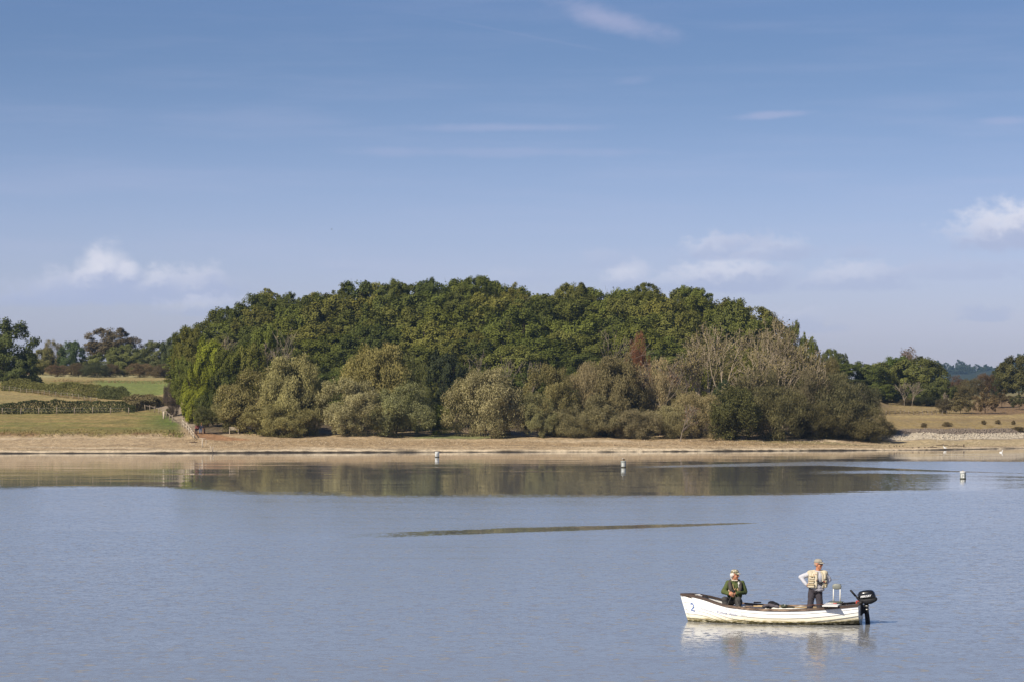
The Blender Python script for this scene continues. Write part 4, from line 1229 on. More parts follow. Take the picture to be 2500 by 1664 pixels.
def pillow(name, prof, hw, m, parent, y0=0.0, pw=4.0, n=11, tall=1.0):
    P = np.array(prof); c = P.mean(0); k = len(P)
    V = []; Fc = []
    for i, q in enumerate(np.linspace(-1, 1, n)):
        s = (1 - abs(q) ** pw * 0.985) ** 0.5
        for a in P:
            d = (a - c) * (0.35 + 0.65 * s if abs(q) < 1 else 0.35)
            V.append((c[0] + d[0], y0 + q * hw, c[1] + d[1] * tall))
    for i in range(n - 1):
        for j in range(k):
            Fc.append((i * k + j, i * k + (j + 1) % k, (i + 1) * k + (j + 1) % k, (i + 1) * k + j))
    Fc.append(tuple(range(k))); Fc.append(tuple(reversed(range((n - 1) * k, n * k))))
    o = mesh_obj(name, V, Fc, m, parent, smooth=True)
    bm_ = bmesh.new(); bm_.from_mesh(o.data); bmesh.ops.recalc_face_normals(bm_, faces=bm_.faces); bm_.to_mesh(o.data); bm_.free()
    return o


def smooth_poly(P, n=2):
    P = np.array(P, float)
    for _ in range(n):
        Q = np.roll(P, -1, 0)
        P = np.stack([P * 0.75 + Q * 0.25, P * 0.25 + Q * 0.75], 1).reshape(-1, 2)
    return P


motor = tag(in_boat(empty('outboard_motor'), (0, 0, 0)), 'black outboard motor with white lettering clamped on the boat\'s stern', 'outboard motor')
pillow('cowl', smooth_poly([Z3(*q) for q in [(1228, 790), (1285, 752), (1440, 728), (1512, 750), (1552, 850), (1545, 905), (1238, 915)]], 1), 0.145, BLACKP, motor)
pillow('lower_cowl', smooth_poly([Z3(*q) for q in [(1235, 900), (1545, 862), (1575, 885), (1566, 935), (1440, 1000), (1290, 978), (1245, 940)]], 1), 0.135, BLACKM, motor)
pillow('drive_leg', smooth_poly([Z3(*q) for q in [(1338, 960), (1418, 965), (1416, 1090), (1448, 1320), (1450, 1560), (1368, 1560), (1362, 1320), (1342, 1110)]], 1), 0.045, BLACKM, motor)
x0, z0 = Z3(1290, 1010); x1, z1 = Z3(1352, 1165)
box('clamp_bracket', (x0, -0.10, z1), (x1, 0.10, z0), BLACKM, motor, 0.01)
x0, z0 = Z3(1360, 985); x1, z1 = Z3(1412, 1090)
for q in (-0.055, 0.05):
    tube('steering_bolt', [(x0, q, z0 - 0.05), (x1 + 0.02, q, z0 - 0.05)], 0.014, STEEL, motor)
    tube('steering_bolt', [(x0, q, z1), (x1 + 0.02, q, z1)], 0.014, STEEL, motor)
a, b2 = Z3(1300, 945), Z3(1190, 842)
til = tube('tiller', [(a[0], -0.05, a[1]), (b2[0], -0.08, b2[1])], [0.026, 0.020], BLACKM, motor)
c2 = Z3(1102, 736)
tube('grip', [(b2[0], -0.08, b2[1]), (c2[0], -0.10, c2[1])], [0.024, 0.024], BLACKM, til)
p0, p1, p2 = Z3(1225, 815), Z3(1213, 880), Z3(1245, 930)
tube('fuel_hose', [(p0[0], -0.06, p0[1]), (p1[0] - 0.01, -0.09, p1[1]), (p2[0], -0.06, p2[1])], 0.007, BLACKM, motor)
u0, v0 = Z3(1284, 872)
text_mesh('MERCURY', 0.060, mat('white_decal', (0.8, 0.8, 0.8), 0.5, var=0.02), 'lettering', motor, lambda u, v: (u0 + u * 0.98, -0.148, v0 + v + u * 0.14), shear=0.25, bold=0.0022, font_scale=0.90)
box('red_item', (BL - 0.10, -0.12, .47), (BL - 0.02, -0.02, .545), RED, motor, 0.012)  # plain red object by the transom, not a motor fitting

# ------------------------------------------------------------------ things lying in the boat
plank = tag(in_boat(empty('seat_plank'), (3.42, 0, 0)), 'white plank laid across the stern gunwales under the swivel seat', 'plank')
box('board', (0, -0.88, .448), (.36, 0.62, .476), WHITE, plank)
for y in (-0.62, 0.56):
    box('cleat', (0.03, y - 0.02, .425), (.33, y + 0.02, .4478), WHITE, plank)
chair = tag(in_boat(empty('boat_seat'), (3.66, 0.02, .480)), 'boat seat with grey padded back on two white posts near the motor', 'seat')
PAD = mat('grey_vinyl_pad', (0.20, 0.21, 0.185), 0.45, 0.4, var=0.08)
bm_pad = smooth_poly([(-.108, .305), (-.108, .445), (.108, .445), (.108, .305)], 3)
pillow('backrest', bm_pad, 0.035, PAD, chair, y0=0.06, pw=3.0)
box('backrest_shell', (-.092, .085, .315), (.092, .105, .432), BLACKM, chair, 0.02)
for sx in (-0.078, 0.078):
    tube('post', [(sx, 0.05, 0.0), (sx, 0.055, 0.19), (sx, 0.06, .36)], [0.018, 0.015, 0.011], WHITE, chair)
box('seat_pad', (-.15, -.18, .012), (.15, .06, .034), mat('olive_seat_pad', (0.075, 0.09, 0.055), 0.8, var=0.15), chair, 0.02)
box('seat_base', (-.17, -.23, -.003), (.17, .10, .013), WHITE, chair, 0.004)


def blob_mesh(name, prims, voxel, m, parent, smooth=3, lam=0.5):
    """Closed capsules and ellipsoids fused into one continuous skin."""
    bm_ = bmesh.new()
    for pr in prims:
        if pr[0] == 'c':
            _, p, q, r0, r1 = pr
            p = Vector(p); q = Vector(q); d = (q - p); L = max(d.length, 1e-5)
            rt = d.to_track_quat('Z', 'Y').to_matrix().to_4x4()
            n_az = 12
            ret = bmesh.ops.create_uvsphere(bm_, u_segments=n_az, v_segments=10, radius=1.0)
            for v in ret['verts']:
                top_ = v.co.z >= -1e-4
                r = r1 if top_ else r0
                v.co = Vector((v.co.x * r, v.co.y * r, v.co.z * r + (L if top_ else 0)))
                if abs(v.co.z - L) < 1e-6 or abs(v.co.z) < 1e-6:
                    pass
            bmesh.ops.transform(bm_, matrix=Matrix.Translation(p) @ rt, verts=ret['verts'])
        else:
            _, c, rad, rot = pr
            ret = bmesh.ops.create_uvsphere(bm_, u_segments=20, v_segments=14, radius=1.0)
            M = Matrix.Translation(c) @ (rot.to_4x4() if rot is not None else Matrix.Identity(4)) @ Matrix.Diagonal((*rad, 1))
            bmesh.ops.transform(bm_, matrix=M, verts=ret['verts'])
    me = bpy.data.meshes.new(name)
    bm_.to_mesh(me); bm_.free()
    tmp = bpy.data.objects.new('tmp_blob', me)
    COL.objects.link(tmp)
    md = tmp.modifiers.new('r', 'REMESH'); md.mode = 'VOXEL'; md.voxel_size = voxel
    if smooth:
        s_ = tmp.modifiers.new('s', 'SMOOTH'); s_.iterations = smooth; s_.factor = lam
    bpy.context.view_layer.update()
    out = bpy.data.meshes.new_from_object(tmp.evaluated_get(bpy.context.evaluated_depsgraph_get()))
    bpy.data.objects.remove(tmp); bpy.data.meshes.remove(me)
    out.name = name
    out.materials.clear(); out.materials.append(m)
    out.polygons.foreach_set('use_smooth', np.ones(len(out.polygons), bool))
    return link(bpy.data.objects.new(name, out), parent)


def crumple(o, amp, freq, seed=0):
    n = len(o.data.vertices)
    co = np.empty(n * 3, np.float32); o.data.vertices.foreach_get('co', co); co = co.reshape(-1, 3)
    no = np.empty(n * 3, np.float32); o.data.vertices.foreach_get('normal', no); no = no.reshape(-1, 3)
    k = fbm(co[:, 0] * freq + co[:, 1] * freq * 0.6, co[:, 2] * freq + co[:, 1] * freq * 0.4, seed, 3) - 0.5
    o.data.vertices.foreach_set('co', (co + no * (k * 2 * amp)[:, None]).astype(np.float32).ravel())
    o.data.update()
    return o


NAVY = mat('black_fabric', (0.014, 0.014, 0.018), 0.9, 0.2, var=0.25, scale=20, bump=0.5)
pile = tag(in_boat(empty('black_jacket'), (2.14, -0.22, .375)), 'black jacket heaped on the middle thwart of the boat', 'jacket')
j = crumple(blob_mesh('jacket_body', [('e', (-.06, 0, .02), (.13, .14, .05), None), ('e', (.02, .04, .085), (.085, .10, .06), None), ('e', (.12, 0, .05), (.09, .12, .06), None), ('c', (-.16, -.05, .01), (.0, -.1, .03), .035, .04)], 0.012, NAVY, pile), 0.02, 14, 3)
crumple(blob_mesh('sleeve', [('c', (.02, -.12, .05), (.20, -.12, .015), .04, .03), ('c', (-.14, -.10, .02), (-.02, -.12, .06), .03, .035)], 0.01, mat('grey_lining', (0.085, 0.075, 0.085), 0.9, var=0.2), pile), 0.012, 18, 5)
net = tag(in_boat(empty('landing_net'), (2.44, -0.16, .370)), 'green landing net bag beside the black jacket on the boat', 'net')
crumple(blob_mesh('net_bag', [('e', (.02, 0, .02), (.10, .11, .05), None), ('c', (0, 0, .03), (.24, .02, .0), .05, .02)], 0.012, mat('olive_net', (0.05, 0.058, 0.035), 0.9, var=0.3, scale=30, bump=0.6), net), 0.012, 20, 7)
tube('handle', [(.18, .02, .02), (.78, .10, .045)], 0.011, STEEL, net)
box('clip', (.035, -.10, .05), (.05, -.06, .075), WHITE, net, 0.003)
bag = tag(in_boat(empty('tackle_bag'), (0.36, 0.02, .545)), 'grey cloth tackle bag on the foredeck of the boat', 'bag')
crumple(blob_mesh('bag_body', [('e', (0, 0, .03), (.10, .12, .035), None), ('e', (.08, .03, .045), (.07, .08, .03), None)], 0.01, mat('grey_cloth', (0.30, 0.28, 0.28), 0.9, var=0.15, bump=0.4), bag), 0.012, 18, 9)
tube('strap', [(-.06, -.05, .07), (.06, .02, .085), (.13, -.03, .05)], 0.008, WHITE, bag)
rest = tag(in_boat(empty('rod_rest'), (0.58, 0.10, .49)), 'black angled rod rest standing behind the foredeck bag', 'rod rest')
box('rest_arm', (-.02, -.03, 0), (.035, .03, .125), BLACKM, rest, 0.008, rot=Matrix.Rotation(R(-28), 3, 'Y'))
box('rest_foot', (-.04, -.045, -.012), (.08, .045, .012), BLACKM, rest, 0.005)
rod2 = tag(in_boat(empty('fishing_rod'), (3.6, -0.30, .488)), 'fishing rod lying along the boat with its dark handle over the seat plank', 'fishing rod')
tube('handle', [(.10, 0, .0), (.42, 0, .02)], [0.013, 0.014], BLACKM, rod2)
tube('blank', [(-1.35, .10, -.115), (.10, 0, 0)], [0.003, 0.008], mat('brown_varnish', (0.16, 0.06, 0.03), 0.4, var=0.1), rod2)
tube('reel_seat', [(.02, 0, -.004), (.11, 0, .001)], 0.011, RED, rod2)
for s0, y_, lab in ((2.55, 0.40, 'bare wooden oar lying along the far side of the boat'), (2.5, 0.28, 'pale wooden oar lying next to the far one in the boat')):
    oar = tag(in_boat(empty('wooden_oar'), (s0, y_, .335)), lab, 'oar', 'oars lying in the boat')
    tube('shaft', [(-.85, 0, .02), (.85, 0, .0)], [.018, .022], mat('pine', (0.50, 0.36, 0.20), 0.6, var=0.12), oar)
    box('blade', (.80, -.065, -.012), (1.22, .065, .012), bpy.data.materials['pine'], oar, 0.008)

# ------------------------------------------------------------------ people
SKIN = mat('ruddy_skin', (0.46, 0.20, 0.115), 0.55, 0.35, var=0.10, scale=25)
HAIR = mat('white_hair', (0.66, 0.62, 0.56), 0.8, 0.2, var=0.12, scale=40, bump=0.4)
SHIRT = mat('pale_grey_shirt', (0.50, 0.50, 0.54), 0.85, 0.15, var=0.05, scale=10, bump=0.25)
VEST = mat('beige_canvas', (0.54, 0.475, 0.35), 0.9, 0.1, var=0.10, scale=14, bump=0.4)
VESTD = mat('dark_beige_canvas', (0.42, 0.33, 0.20), 0.9, 0.1, var=0.15, scale=14, bump=0.4)  # darker beige of a pocket and most pocket flaps
TROUS = mat('charcoal_cloth', (0.055, 0.048, 0.056), 0.9, 0.15, var=0.15, scale=9, bump=0.4)
GTROUS = mat('dark_grey_cloth', (0.060, 0.057, 0.055), 0.9, 0.15, var=0.15, scale=9, bump=0.4)
FLEECE = mat('olive_fleece', (0.085, 0.105, 0.040), 0.95, 0.1, var=0.14, scale=12, bump=0.5)
LIFE = mat('brown_grey_webbing', (0.070, 0.060, 0.052), 0.8, 0.2, var=0.12, scale=12, bump=0.3)
TAN = mat('tan_canvas', (0.36, 0.25, 0.13), 0.9, 0.1, var=0.12)
CAPG = mat('khaki_cap_cloth', (0.31, 0.28, 0.23), 0.9, 0.1, var=0.08)
GLASS = mat('dark_lens', (0.01, 0.01, 0.012), 0.15, 0.5, var=0.02)
LIP = mat('lip', (0.36, 0.12, 0.09), 0.5, var=0.05)
CAMO = bpy.data.materials.new('camouflage_cloth')
CAMO.use_nodes = True
_b = NB(CAMO.node_tree)
_oc = _b.new('ShaderNodeTexCoord').outputs['Object']
_c = _b.mix(_b.ss(_b.noise(_oc, 22, 2), 0.47, 0.53), (0.50, 0.45, 0.35), (0.22, 0.20, 0.12))
_c = _b.mix(_b.ss(_b.noise(_b.vm('ADD', _oc, (3, 5, 1)), 26, 2), 0.54, 0.58), _c, (0.09, 0.065, 0.04))
_b.l.new(_c, _b.n['Principled BSDF'].inputs['Base Color'])
_b.n['Principled BSDF'].inputs['Roughness'].default_value = 0.9


def head_prims(c, fd, sc=1.0):
    """Skull, jaw, nose, ears, brow facing fd (unit, horizontal)."""
    f = Vector(fd).normalized(); u = Vector((0, 0, 1)); s = f.cross(u)
    c = Vector(c)
    rot = Matrix((s, f, u)).transposed()

    def P(a, b, z):
        return c + (s * a + f * b + u * z) * sc
    pr = [('e', P(0, -.012, .03), (.074 * sc, .094 * sc, .088 * sc), rot), ('e', P(0, .018, -.035), (.060 * sc, .070 * sc, .075 * sc), rot),
          ('e', P(0, .052, -.088), (.030 * sc, .030 * sc, .026 * sc), rot), ('c', P(0, .085, .012), P(0, .107, -.022), .010 * sc, .015 * sc),
          ('e', P(0, .070, .03), (.055 * sc, .022 * sc, .012 * sc), rot), ('e', P(0, .076, -.058), (.026 * sc, .016 * sc, .010 * sc), rot)]
    for k in (-1, 1):
        pr += [('e', P(k * .074, -.008, -.008), (.011 * sc, .020 * sc, .032 * sc), rot), ('e', P(k * .040, .062, -.025), (.020 * sc, .020 * sc, .022 * sc), rot)]
    return pr, P, rot


def hand_prims(w_, d, curl, side, sc=1.0):
    """Palm, four unequal curled fingers and a thumb: w_ wrist, d hand direction, curl where the fingers bend to, side where the thumb is."""
    w_ = Vector(w_); d = Vector(d).normalized(); cu = Vector(curl).normalized(); t = Vector(side).normalized()
    pr = [('c', w_, w_ + d * .045 * sc, .026 * sc, .034 * sc), ('c', w_ + d * .05 * sc + t * .02 * sc, w_ + d * .085 * sc + t * .022 * sc, .018 * sc, .016 * sc),
          ('c', w_ + d * .05 * sc - t * .02 * sc, w_ + d * .08 * sc - t * .022 * sc, .018 * sc, .016 * sc)]
    for i, L in enumerate((.070, .078, .072, .056)):
        k = w_ + d * (.086 - .004 * abs(i - 1)) * sc + t * (.030 - .020 * i) * sc
        m1 = k + (d * .75 + cu * .45).normalized() * L * .45 * sc
        m2 = m1 + (d * .2 + cu).normalized() * L * .55 * sc
        pr += [('c', k, m1, .0105 * sc, .0098 * sc), ('c', m1, m2, .0098 * sc, .0085 * sc)]
    k = w_ + d * .03 * sc + t * .032 * sc
    m1 = k + (t * .8 + d * .7 + cu * .2).normalized() * .04 * sc
    pr += [('c', k, m1, .014 * sc, .0115 * sc), ('c', m1, m1 + (d + cu * .7).normalized() * .03 * sc, .0115 * sc, .0095 * sc)]
    return pr


def cap_on(P, rot, f, m, parent, brim_m=None, sc=1.0):
    crown_ = blob_mesh('cap', [('e', P(0, -.010, .068), (.080 * sc, .099 * sc, .070 * sc), rot), ('e', P(0, .02, .075), (.076 * sc, .078 * sc, .060 * sc), rot)], 0.008, m, parent)
    V = []; n = 13
    for zz, dr in ((.060, 0.0), (.054, 0.0)):
        for i in range(n):
            a = R(-75 + 150 * i / (n - 1))
            for rr in (0.0, 1.0):
                w_ = .078 * math.sin(a); l_ = .085 * math.cos(a)
                V.append(tuple(P(w_ * (1 - .1 * rr), .02 + l_ + rr * .056 * max(math.cos(a * 1.05), 0), zz - rr * .026 - .012 * abs(math.sin(a)) ** 2)))
    Fc = []
    m_ = 2 * n
    for i in range(n - 1):
        a, b_, c_, d_ = i * 2, i * 2 + 1, i * 2 + 3, i * 2 + 2
        Fc += [(a, b_, c_, d_), (m_ + a, m_ + d_, m_ + c_, m_ + b_)]
        Fc += [(b_, m_ + b_, m_ + c_, c_), (a, d_, m_ + d_, m_ + a)]
    Fc += [(0, m_, m_ + 1, 1), (m_ - 2, m_ - 1, 2 * m_ - 1, 2 * m_ - 2)]
    mesh_obj('brim', V, Fc, brim_m or m, crown_, smooth=True)
    return crown_


def panel(name, zs, prof, a0, a1, thick, m, parent, c=(0, 0), front=0.0, n=22):
    """A piece of a garment wrapped round the trunk between two angles (degrees from the wearer's front)."""
    V = []
    for off_ in (0, thick):
        for z, (rx, ry, cx, cy) in zip(zs, prof):
            for i in range(n):
                a = R(front + a0 + (a1 - a0) * i / (n - 1)) - math.pi / 2
                V.append((c[0] + cx + math.cos(a) * (rx + off_), c[1] + cy + math.sin(a) * (ry + off_), z))
    k = len(zs); q = k * n
    Fc = []
    for j in range(k - 1):
        for i in range(n - 1):
            a = j * n + i
            Fc += [(a, a + n, a + n + 1, a + 1), (q + a, q + a + 1, q + a + n + 1, q + a + n)]
    for i in range(n - 1):
        Fc += [(i, i + 1, q + i + 1, q + i), ((k - 1) * n + i, q + (k - 1) * n + i, q + (k - 1) * n + i + 1, (k - 1) * n + i + 1)]
    for j in range(k - 1):
        Fc += [(j * n, q + j * n, q + j * n + n, j * n + n), (j * n + n - 1, j * n + 2 * n - 1, q + j * n + 2 * n - 1, q + j * n + n - 1)]
    return mesh_obj(name, V, Fc, m, parent, smooth=True)


# the man standing at the stern, hands on his hips, looking to the right
hd = Vector((.82, -.57, 0)).normalized()
HC = (.022, -.01, 1.372)
hp, HP, HROT = head_prims(HC, hd, 1.0)
J = dict(hipR=(-.130, 0, .70), kneeR=(-.190, -.03, .27), ankR=(-.225, .02, -.06), hipL=(.035, 0, .70), kneeL=(.058, -.03, .27), ankL=(.075, .02, -.06),
         pel=(-.05, 0, .78), chest=(-.005, 0, 1.05), neck=(.008, .0, 1.20), shR=(-.175, .03, 1.155), elR=(-.385, .06, 1.075), haR=(-.262, -.04, .912),
         shL=(.175, 0, 1.155), elL=(.285, .06, 1.02), haL=(.165, -.03, .885))
body = hp + [('c', (.01, .0, 1.18), (.018, -.005, 1.30), .058, .052), ('e', J['chest'], (.15, .10, .17), None), ('e', (-.03, 0, .88), (.14, .105, .15), None),
             ('e', J['pel'], (.14, .10, .10), None), ('c', J['shR'], J['elR'], .048, .038), ('c', J['elR'], J['haR'], .038, .028), ('c', J['shL'], J['elL'], .048, .038),
             ('c', J['elL'], J['haL'], .038, .028), ('c', J['shR'], J['chest'], .05, .08), ('c', J['shL'], J['chest'], .05, .08),
             ('c', J['hipR'], J['kneeR'], .075, .05), ('c', J['kneeR'], J['ankR'], .05, .036), ('c', J['hipL'], J['kneeL'], .075, .05), ('c', J['kneeL'], J['ankL'], .05, .036)]
body += hand_prims(J['haR'], (.75, -.25, -.6), (.5, .7, -.2), (.3, -.5, .8)) + hand_prims(J['haL'], (-.75, -.25, -.6), (-.5, .7, -.2), (-.3, -.5, .8))
man = blob_mesh('person', body, 0.0075, SKIN, None, 2)
in_boat(man, (3.22, -0.06, 0), BYAW)
tag(man, 'person standing at the stern, hands on hips, in beige fishing vest and khaki cap', 'person')
crumple(blob_mesh('shirt', [('e', J['chest'], (.178, .122, .18), None), ('e', (-.02, -.02, .90), (.160, .128, .125), None), ('c', J['shR'], J['elR'], .067, .056),
                    ('c', J['elR'], J['haR'], .056, .040), ('c', J['shL'], J['elL'], .067, .056), ('c', J['elL'], J['haL'], .056, .040),
                    ('c', J['shR'], (-.05, .02, 1.175), .062, .06), ('c', J['shL'], (.06, .02, 1.175), .062, .06)], 0.010, SHIRT, man, 3), 0.010, 13, 21)
crumple(blob_mesh('shirt_tail', [('e', (-.01, -.035, .845), (.172, .145, .075), None), ('e', (.02, -.05, .79), (.145, .125, .05), None)], 0.010, mat('mid_grey_cloth', (0.34, 0.33, 0.36), 0.8, 0.2, var=0.2, scale=12, bump=0.4), man, 3), 0.016, 14, 25)  # lower shirt in a darker grey than the sleeves
blob_mesh('collar', [('c', (-.045, -.045, 1.222), (.06, -.055, 1.205), .018, .018), ('c', (-.05, .04, 1.23), (-.045, -.045, 1.205), .018, .018), ('c', (.065, .03, 1.23), (.06, -.055, 1.205), .018, .018)], 0.008, SHIRT, man, 2)
crumple(blob_mesh('trousers', [('e', J['pel'], (.158, .122, .10), None), ('c', J['hipR'], J['kneeR'], .092, .070), ('c', J['kneeR'], J['ankR'], .070, .056), ('c', J['hipL'], J['kneeL'], .092, .070),
                    ('c', J['kneeL'], J['ankL'], .070, .056)], 0.011, TROUS, man, 3), 0.011, 12, 23)
for q in ('ankR', 'ankL'):
    a = Vector(J[q])
    blob_mesh('boot', [('c', a + Vector((0, .02, -.03)), a + Vector((0, -.14, -.045)), .045, .04)], 0.012, BLACKM, man, 2)
VZ = [.83, .90, .98, 1.06, 1.13, 1.18, 1.212]
VP = [(.205, .165, -.012, -.01), (.200, .160, -.01, -.01), (.196, .148, -.006, 0), (.192, .138, 0, 0), (.182, .125, 0, 0), (.145, .105, .003, 0), (.082, .078, .006, 0)]
vest = panel('vest', VZ, VP, 17, 343, 0.014, VEST, man, front=14, n=40)
blob_mesh('yoke', [('c', (-.070, .02, 1.195), (-.172, .03, 1.165), .058, .074), ('c', (.085, .02, 1.195), (.176, .0, 1.165), .058, .074), ('c', (-.150, -.03, 1.155), (-.160, -.075, 1.06), .060, .050), ('c', (.160, -.04, 1.155), (.158, -.07, 1.06), .055, .045),
                   ('c', (-.172, .03, 1.165), (-.165, .05, 1.05), .074, .05), ('c', (.176, .0, 1.165), (.165, .03, 1.05), .074, .05), ('c', (-.11, .07, 1.17), (.12, .06, 1.17), .05, .05)], 0.009, VEST, vest, 3)
for (za, zb, a0, a1, th, m_) in [(.845, .915, 38, 88, .040, VEST), (.935, 1.00, 42, 80, .034, VESTD), (1.035, 1.10, 40, 72, .026, VEST), (.845, .915, -84, -34, .040, VEST),
                                 (.94, 1.00, -78, -38, .034, VEST), (1.03, 1.11, -74, -38, .028, VEST)]:
    zs = np.linspace(za, zb, 4)
    pr_ = [tuple(np.interp(z, VZ, [v[i] for v in VP]) + (.015 if i < 2 else 0) for i in range(4)) for z in zs]
    pk = panel('pocket', zs, pr_, a0, a1, th - .012, m_, vest, front=14, n=10)
    zs2 = [zb - .018, zb + .006]
    pr2 = [tuple(np.interp(z, VZ, [v[i] for v in VP]) + (.026 if i < 2 else 0) for i in range(4)) for z in zs2]
    panel('pocket_flap', zs2, pr2, a0 - 2, a1 + 2, th - .010, VESTD if m_ is VEST else VEST, vest, front=14, n=10)
for (z, a, m_, s_) in [(1.085, -50, BLACKM, .022), (1.145, -44, RED, .010), (1.155, -30, RED, .009), (1.02, -24, RED, .010), (1.14, 50, RED, .012), (.98, 26, RED, .014), (1.0, -82, BLACKM, .015)]:
    rx, ry = np.interp(z, VZ, [v[0] for v in VP]) + .03, np.interp(z, VZ, [v[1] for v in VP]) + .03
    th = R(14 + a) - math.pi / 2
    box('badge', (math.cos(th) * rx - s_, math.sin(th) * ry - .008, z - s_ * .6), (math.cos(th) * rx + s_, math.sin(th) * ry + .006, z + s_ * .6), m_, vest, 0.002)
blob_mesh('waist_pouch', [('e', (.045, -.165, .945), (.055, .03, .032), None), ('c', (-.03, -.15, .99), (.03, -.17, .95), .016, .02), ('c', (.14, -.12, .985), (.07, -.165, .95), .014, .02)], 0.008, BLACKM, man, 2)
tube('lanyard', [(-.045, -.07, 1.205), (-.03, -.128, 1.10), (.01, -.158, .98)], 0.006, BLACKM, man)
cap1 = cap_on(HP, HROT, hd, CAPG, man)
box('cap_badge', tuple(Vector(HP(.03, .088, .085)) - Vector((.012, .006, .010))), tuple(Vector(HP(.03, .088, .085)) + Vector((.012, .006, .010))), WHITE, cap1, 0.003)
for k in (-1, 1):
    blob_mesh('sunglasses', [('e', HP(k * .034, .080, .014), (.030, .018, .020), HROT), ('c', HP(k * .06, .06, .018), HP(k * .077, -.01, .016), .006, .005)], 0.006, GLASS, man, 1)
blob_mesh('hair', [('e', HP(0, -.045, .005), (.076, .064, .055), HROT)], 0.009, mat('short_grey_hair', (0.30, 0.26, 0.22), 0.85, var=0.1), man, 1)

# the man sitting on the forward thwart with a rod, looking over his shoulder to the right
hd = Vector((.85, -.52, 0)).normalized()
HC = (.0, -.03, 1.098)
hp, HP, HROT = head_prims(HC, hd, 1.0)
K2 = dict(shR=(-.160, .01, .905), elR=(-.262, -.02, .715), haR=(-.165, -.20, .672), shL=(.165, .0, .905), elL=(.232, -.02, .705), haL=(.02, -.235, .678),
          hipR=(-.09, .04, .46), hipL=(.09, .04, .46), knR=(-.255, -.30, .535), knL=(.055, -.36, .535), anR=(-.235, -.34, .02), anL=(.065, -.40, .02))
body = hp + [('c', (0, .0, .92), (.0, -.02, 1.03), .058, .052), ('e', (0, .03, .80), (.145, .10, .16), None), ('e', (0, .04, .60), (.135, .10, .14), None), ('e', (0, .05, .50), (.145, .11, .09), None),
             ('c', K2['shR'], K2['elR'], .045, .038), ('c', K2['elR'], K2['haR'], .038, .028), ('c', K2['shL'], K2['elL'], .045, .038), ('c', K2['elL'], K2['haL'], .038, .028),
             ('c', K2['shR'], (0, .02, .85), .05, .08), ('c', K2['shL'], (0, .02, .85), .05, .08),
             ('c', K2['hipR'], K2['knR'], .075, .052), ('c', K2['knR'], K2['anR'], .050, .036), ('c', K2['hipL'], K2['knL'], .075, .052), ('c', K2['knL'], K2['anL'], .050, .036)]
body += hand_prims(K2['haR'], (.75, -.5, -.1), (.4, .3, -.7), (0, -.3, 1), 1.05) + hand_prims(K2['haL'], (-.85, -.25, 0), (-.2, .4, -.8), (0, -.3, 1), 1.05)
sit = blob_mesh('person', body, 0.0075, SKIN, None, 2)
in_boat(sit, (1.265, 0.02, 0), BYAW)
tag(sit, 'person sitting near the bow in olive fleece, camouflage cap and life vest, holding a rod', 'person')
crumple(blob_mesh('fleece', [('e', (0, .03, .80), (.178, .130, .18), None), ('e', (0, .03, .62), (.175, .138, .14), None), ('c', K2['shR'], K2['elR'], .070, .066), ('c', K2['elR'], K2['haR'], .066, .044),
                     ('c', K2['shL'], K2['elL'], .070, .066), ('c', K2['elL'], K2['haL'], .066, .044), ('c', K2['shR'], (0, .0, .94), .062, .062), ('c', K2['shL'], (0, .0, .94), .062, .062),
                     ('c', (0, .0, .92), (0, -.015, .968), .075, .068)], 0.010, FLEECE, sit, 3), 0.012, 13, 31)
blob_mesh('neck_scarf', [('c', (-.05, -.062, .975), (.05, -.066, .972), .017, .017), ('c', (-.07, -.01, .985), (-.05, -.062, .975), .017, .017), ('c', (.07, -.02, .98), (.05, -.066, .972), .017, .017)], 0.007, mat('cream_cloth', (0.55, 0.46, 0.38), 0.9, var=0.1), sit, 1)
crumple(blob_mesh('trousers', [('e', (0, .05, .50), (.165, .13, .09), None), ('c', K2['hipR'], K2['knR'], .100, .085), ('c', K2['knR'], K2['anR'], .082, .062), ('c', K2['hipL'], K2['knL'], .100, .085),
                     ('c', K2['knL'], K2['anL'], .082, .062)], 0.011, GTROUS, sit, 3), 0.012, 12, 33)
for q in ('anR', 'anL'):
    a = Vector(K2[q])
    blob_mesh('boot', [('c', a + Vector((0, .02, -.04)), a + Vector((0, -.13, -.055)), .045, .04)], 0.012, BLACKM, sit, 2)
lv = blob_mesh('life_vest', [('c', (-.10, .05, .965), (-.125, -.075, .90), .036, .046), ('c', (-.125, -.075, .90), (-.105, -.135, .78), .046, .048), ('c', (-.105, -.135, .78), (-.035, -.16, .665), .048, .036),
                     ('c', (.10, .05, .965), (.125, -.075, .90), .036, .046), ('c', (.125, -.075, .90), (.115, -.135, .78), .046, .048), ('c', (.115, -.135, .78), (.075, -.155, .665), .048, .038),
                     ('c', (-.10, .06, .965), (.10, .06, .965), .036, .036)], 0.009, LIFE, sit, 3)
tube('zip_line', [(-.058, -.125, .90), (-.04, -.165, .80), (-.002, -.195, .70)], 0.006, TAN, lv)
tube('chest_strap', [(-.05, -.185, .66), (.09, -.185, .66)], 0.014, BLACKM, lv)
blob_mesh('gas_pouch', [('e', (-.135, -.10, .725), (.035, .04, .045), None)], 0.008, mat('pinkish_canvas', (0.40, 0.29, 0.21), 0.9, var=0.1), lv, 2)
blob_mesh('side_pouch', [('e', (.055, -.165, .745), (.026, .02, .055), None)], 0.007, TAN, lv, 2)
for pa, pb in (((.066, -.13, .945), (.094, -.13, .925)), ((.094, -.13, .925), (.100, -.135, .90)), ((.060, -.135, .915), (.098, -.135, .905)), ((.098, -.135, .90), (.070, -.14, .88)), ((.072, -.145, .87), (.085, -.15, .80))):
    tube('white_tag', [pa, pb], 0.010 if pb[2] > .85 else 0.005, WHITE, lv)
cap_on(HP, HROT, hd, CAMO, sit)
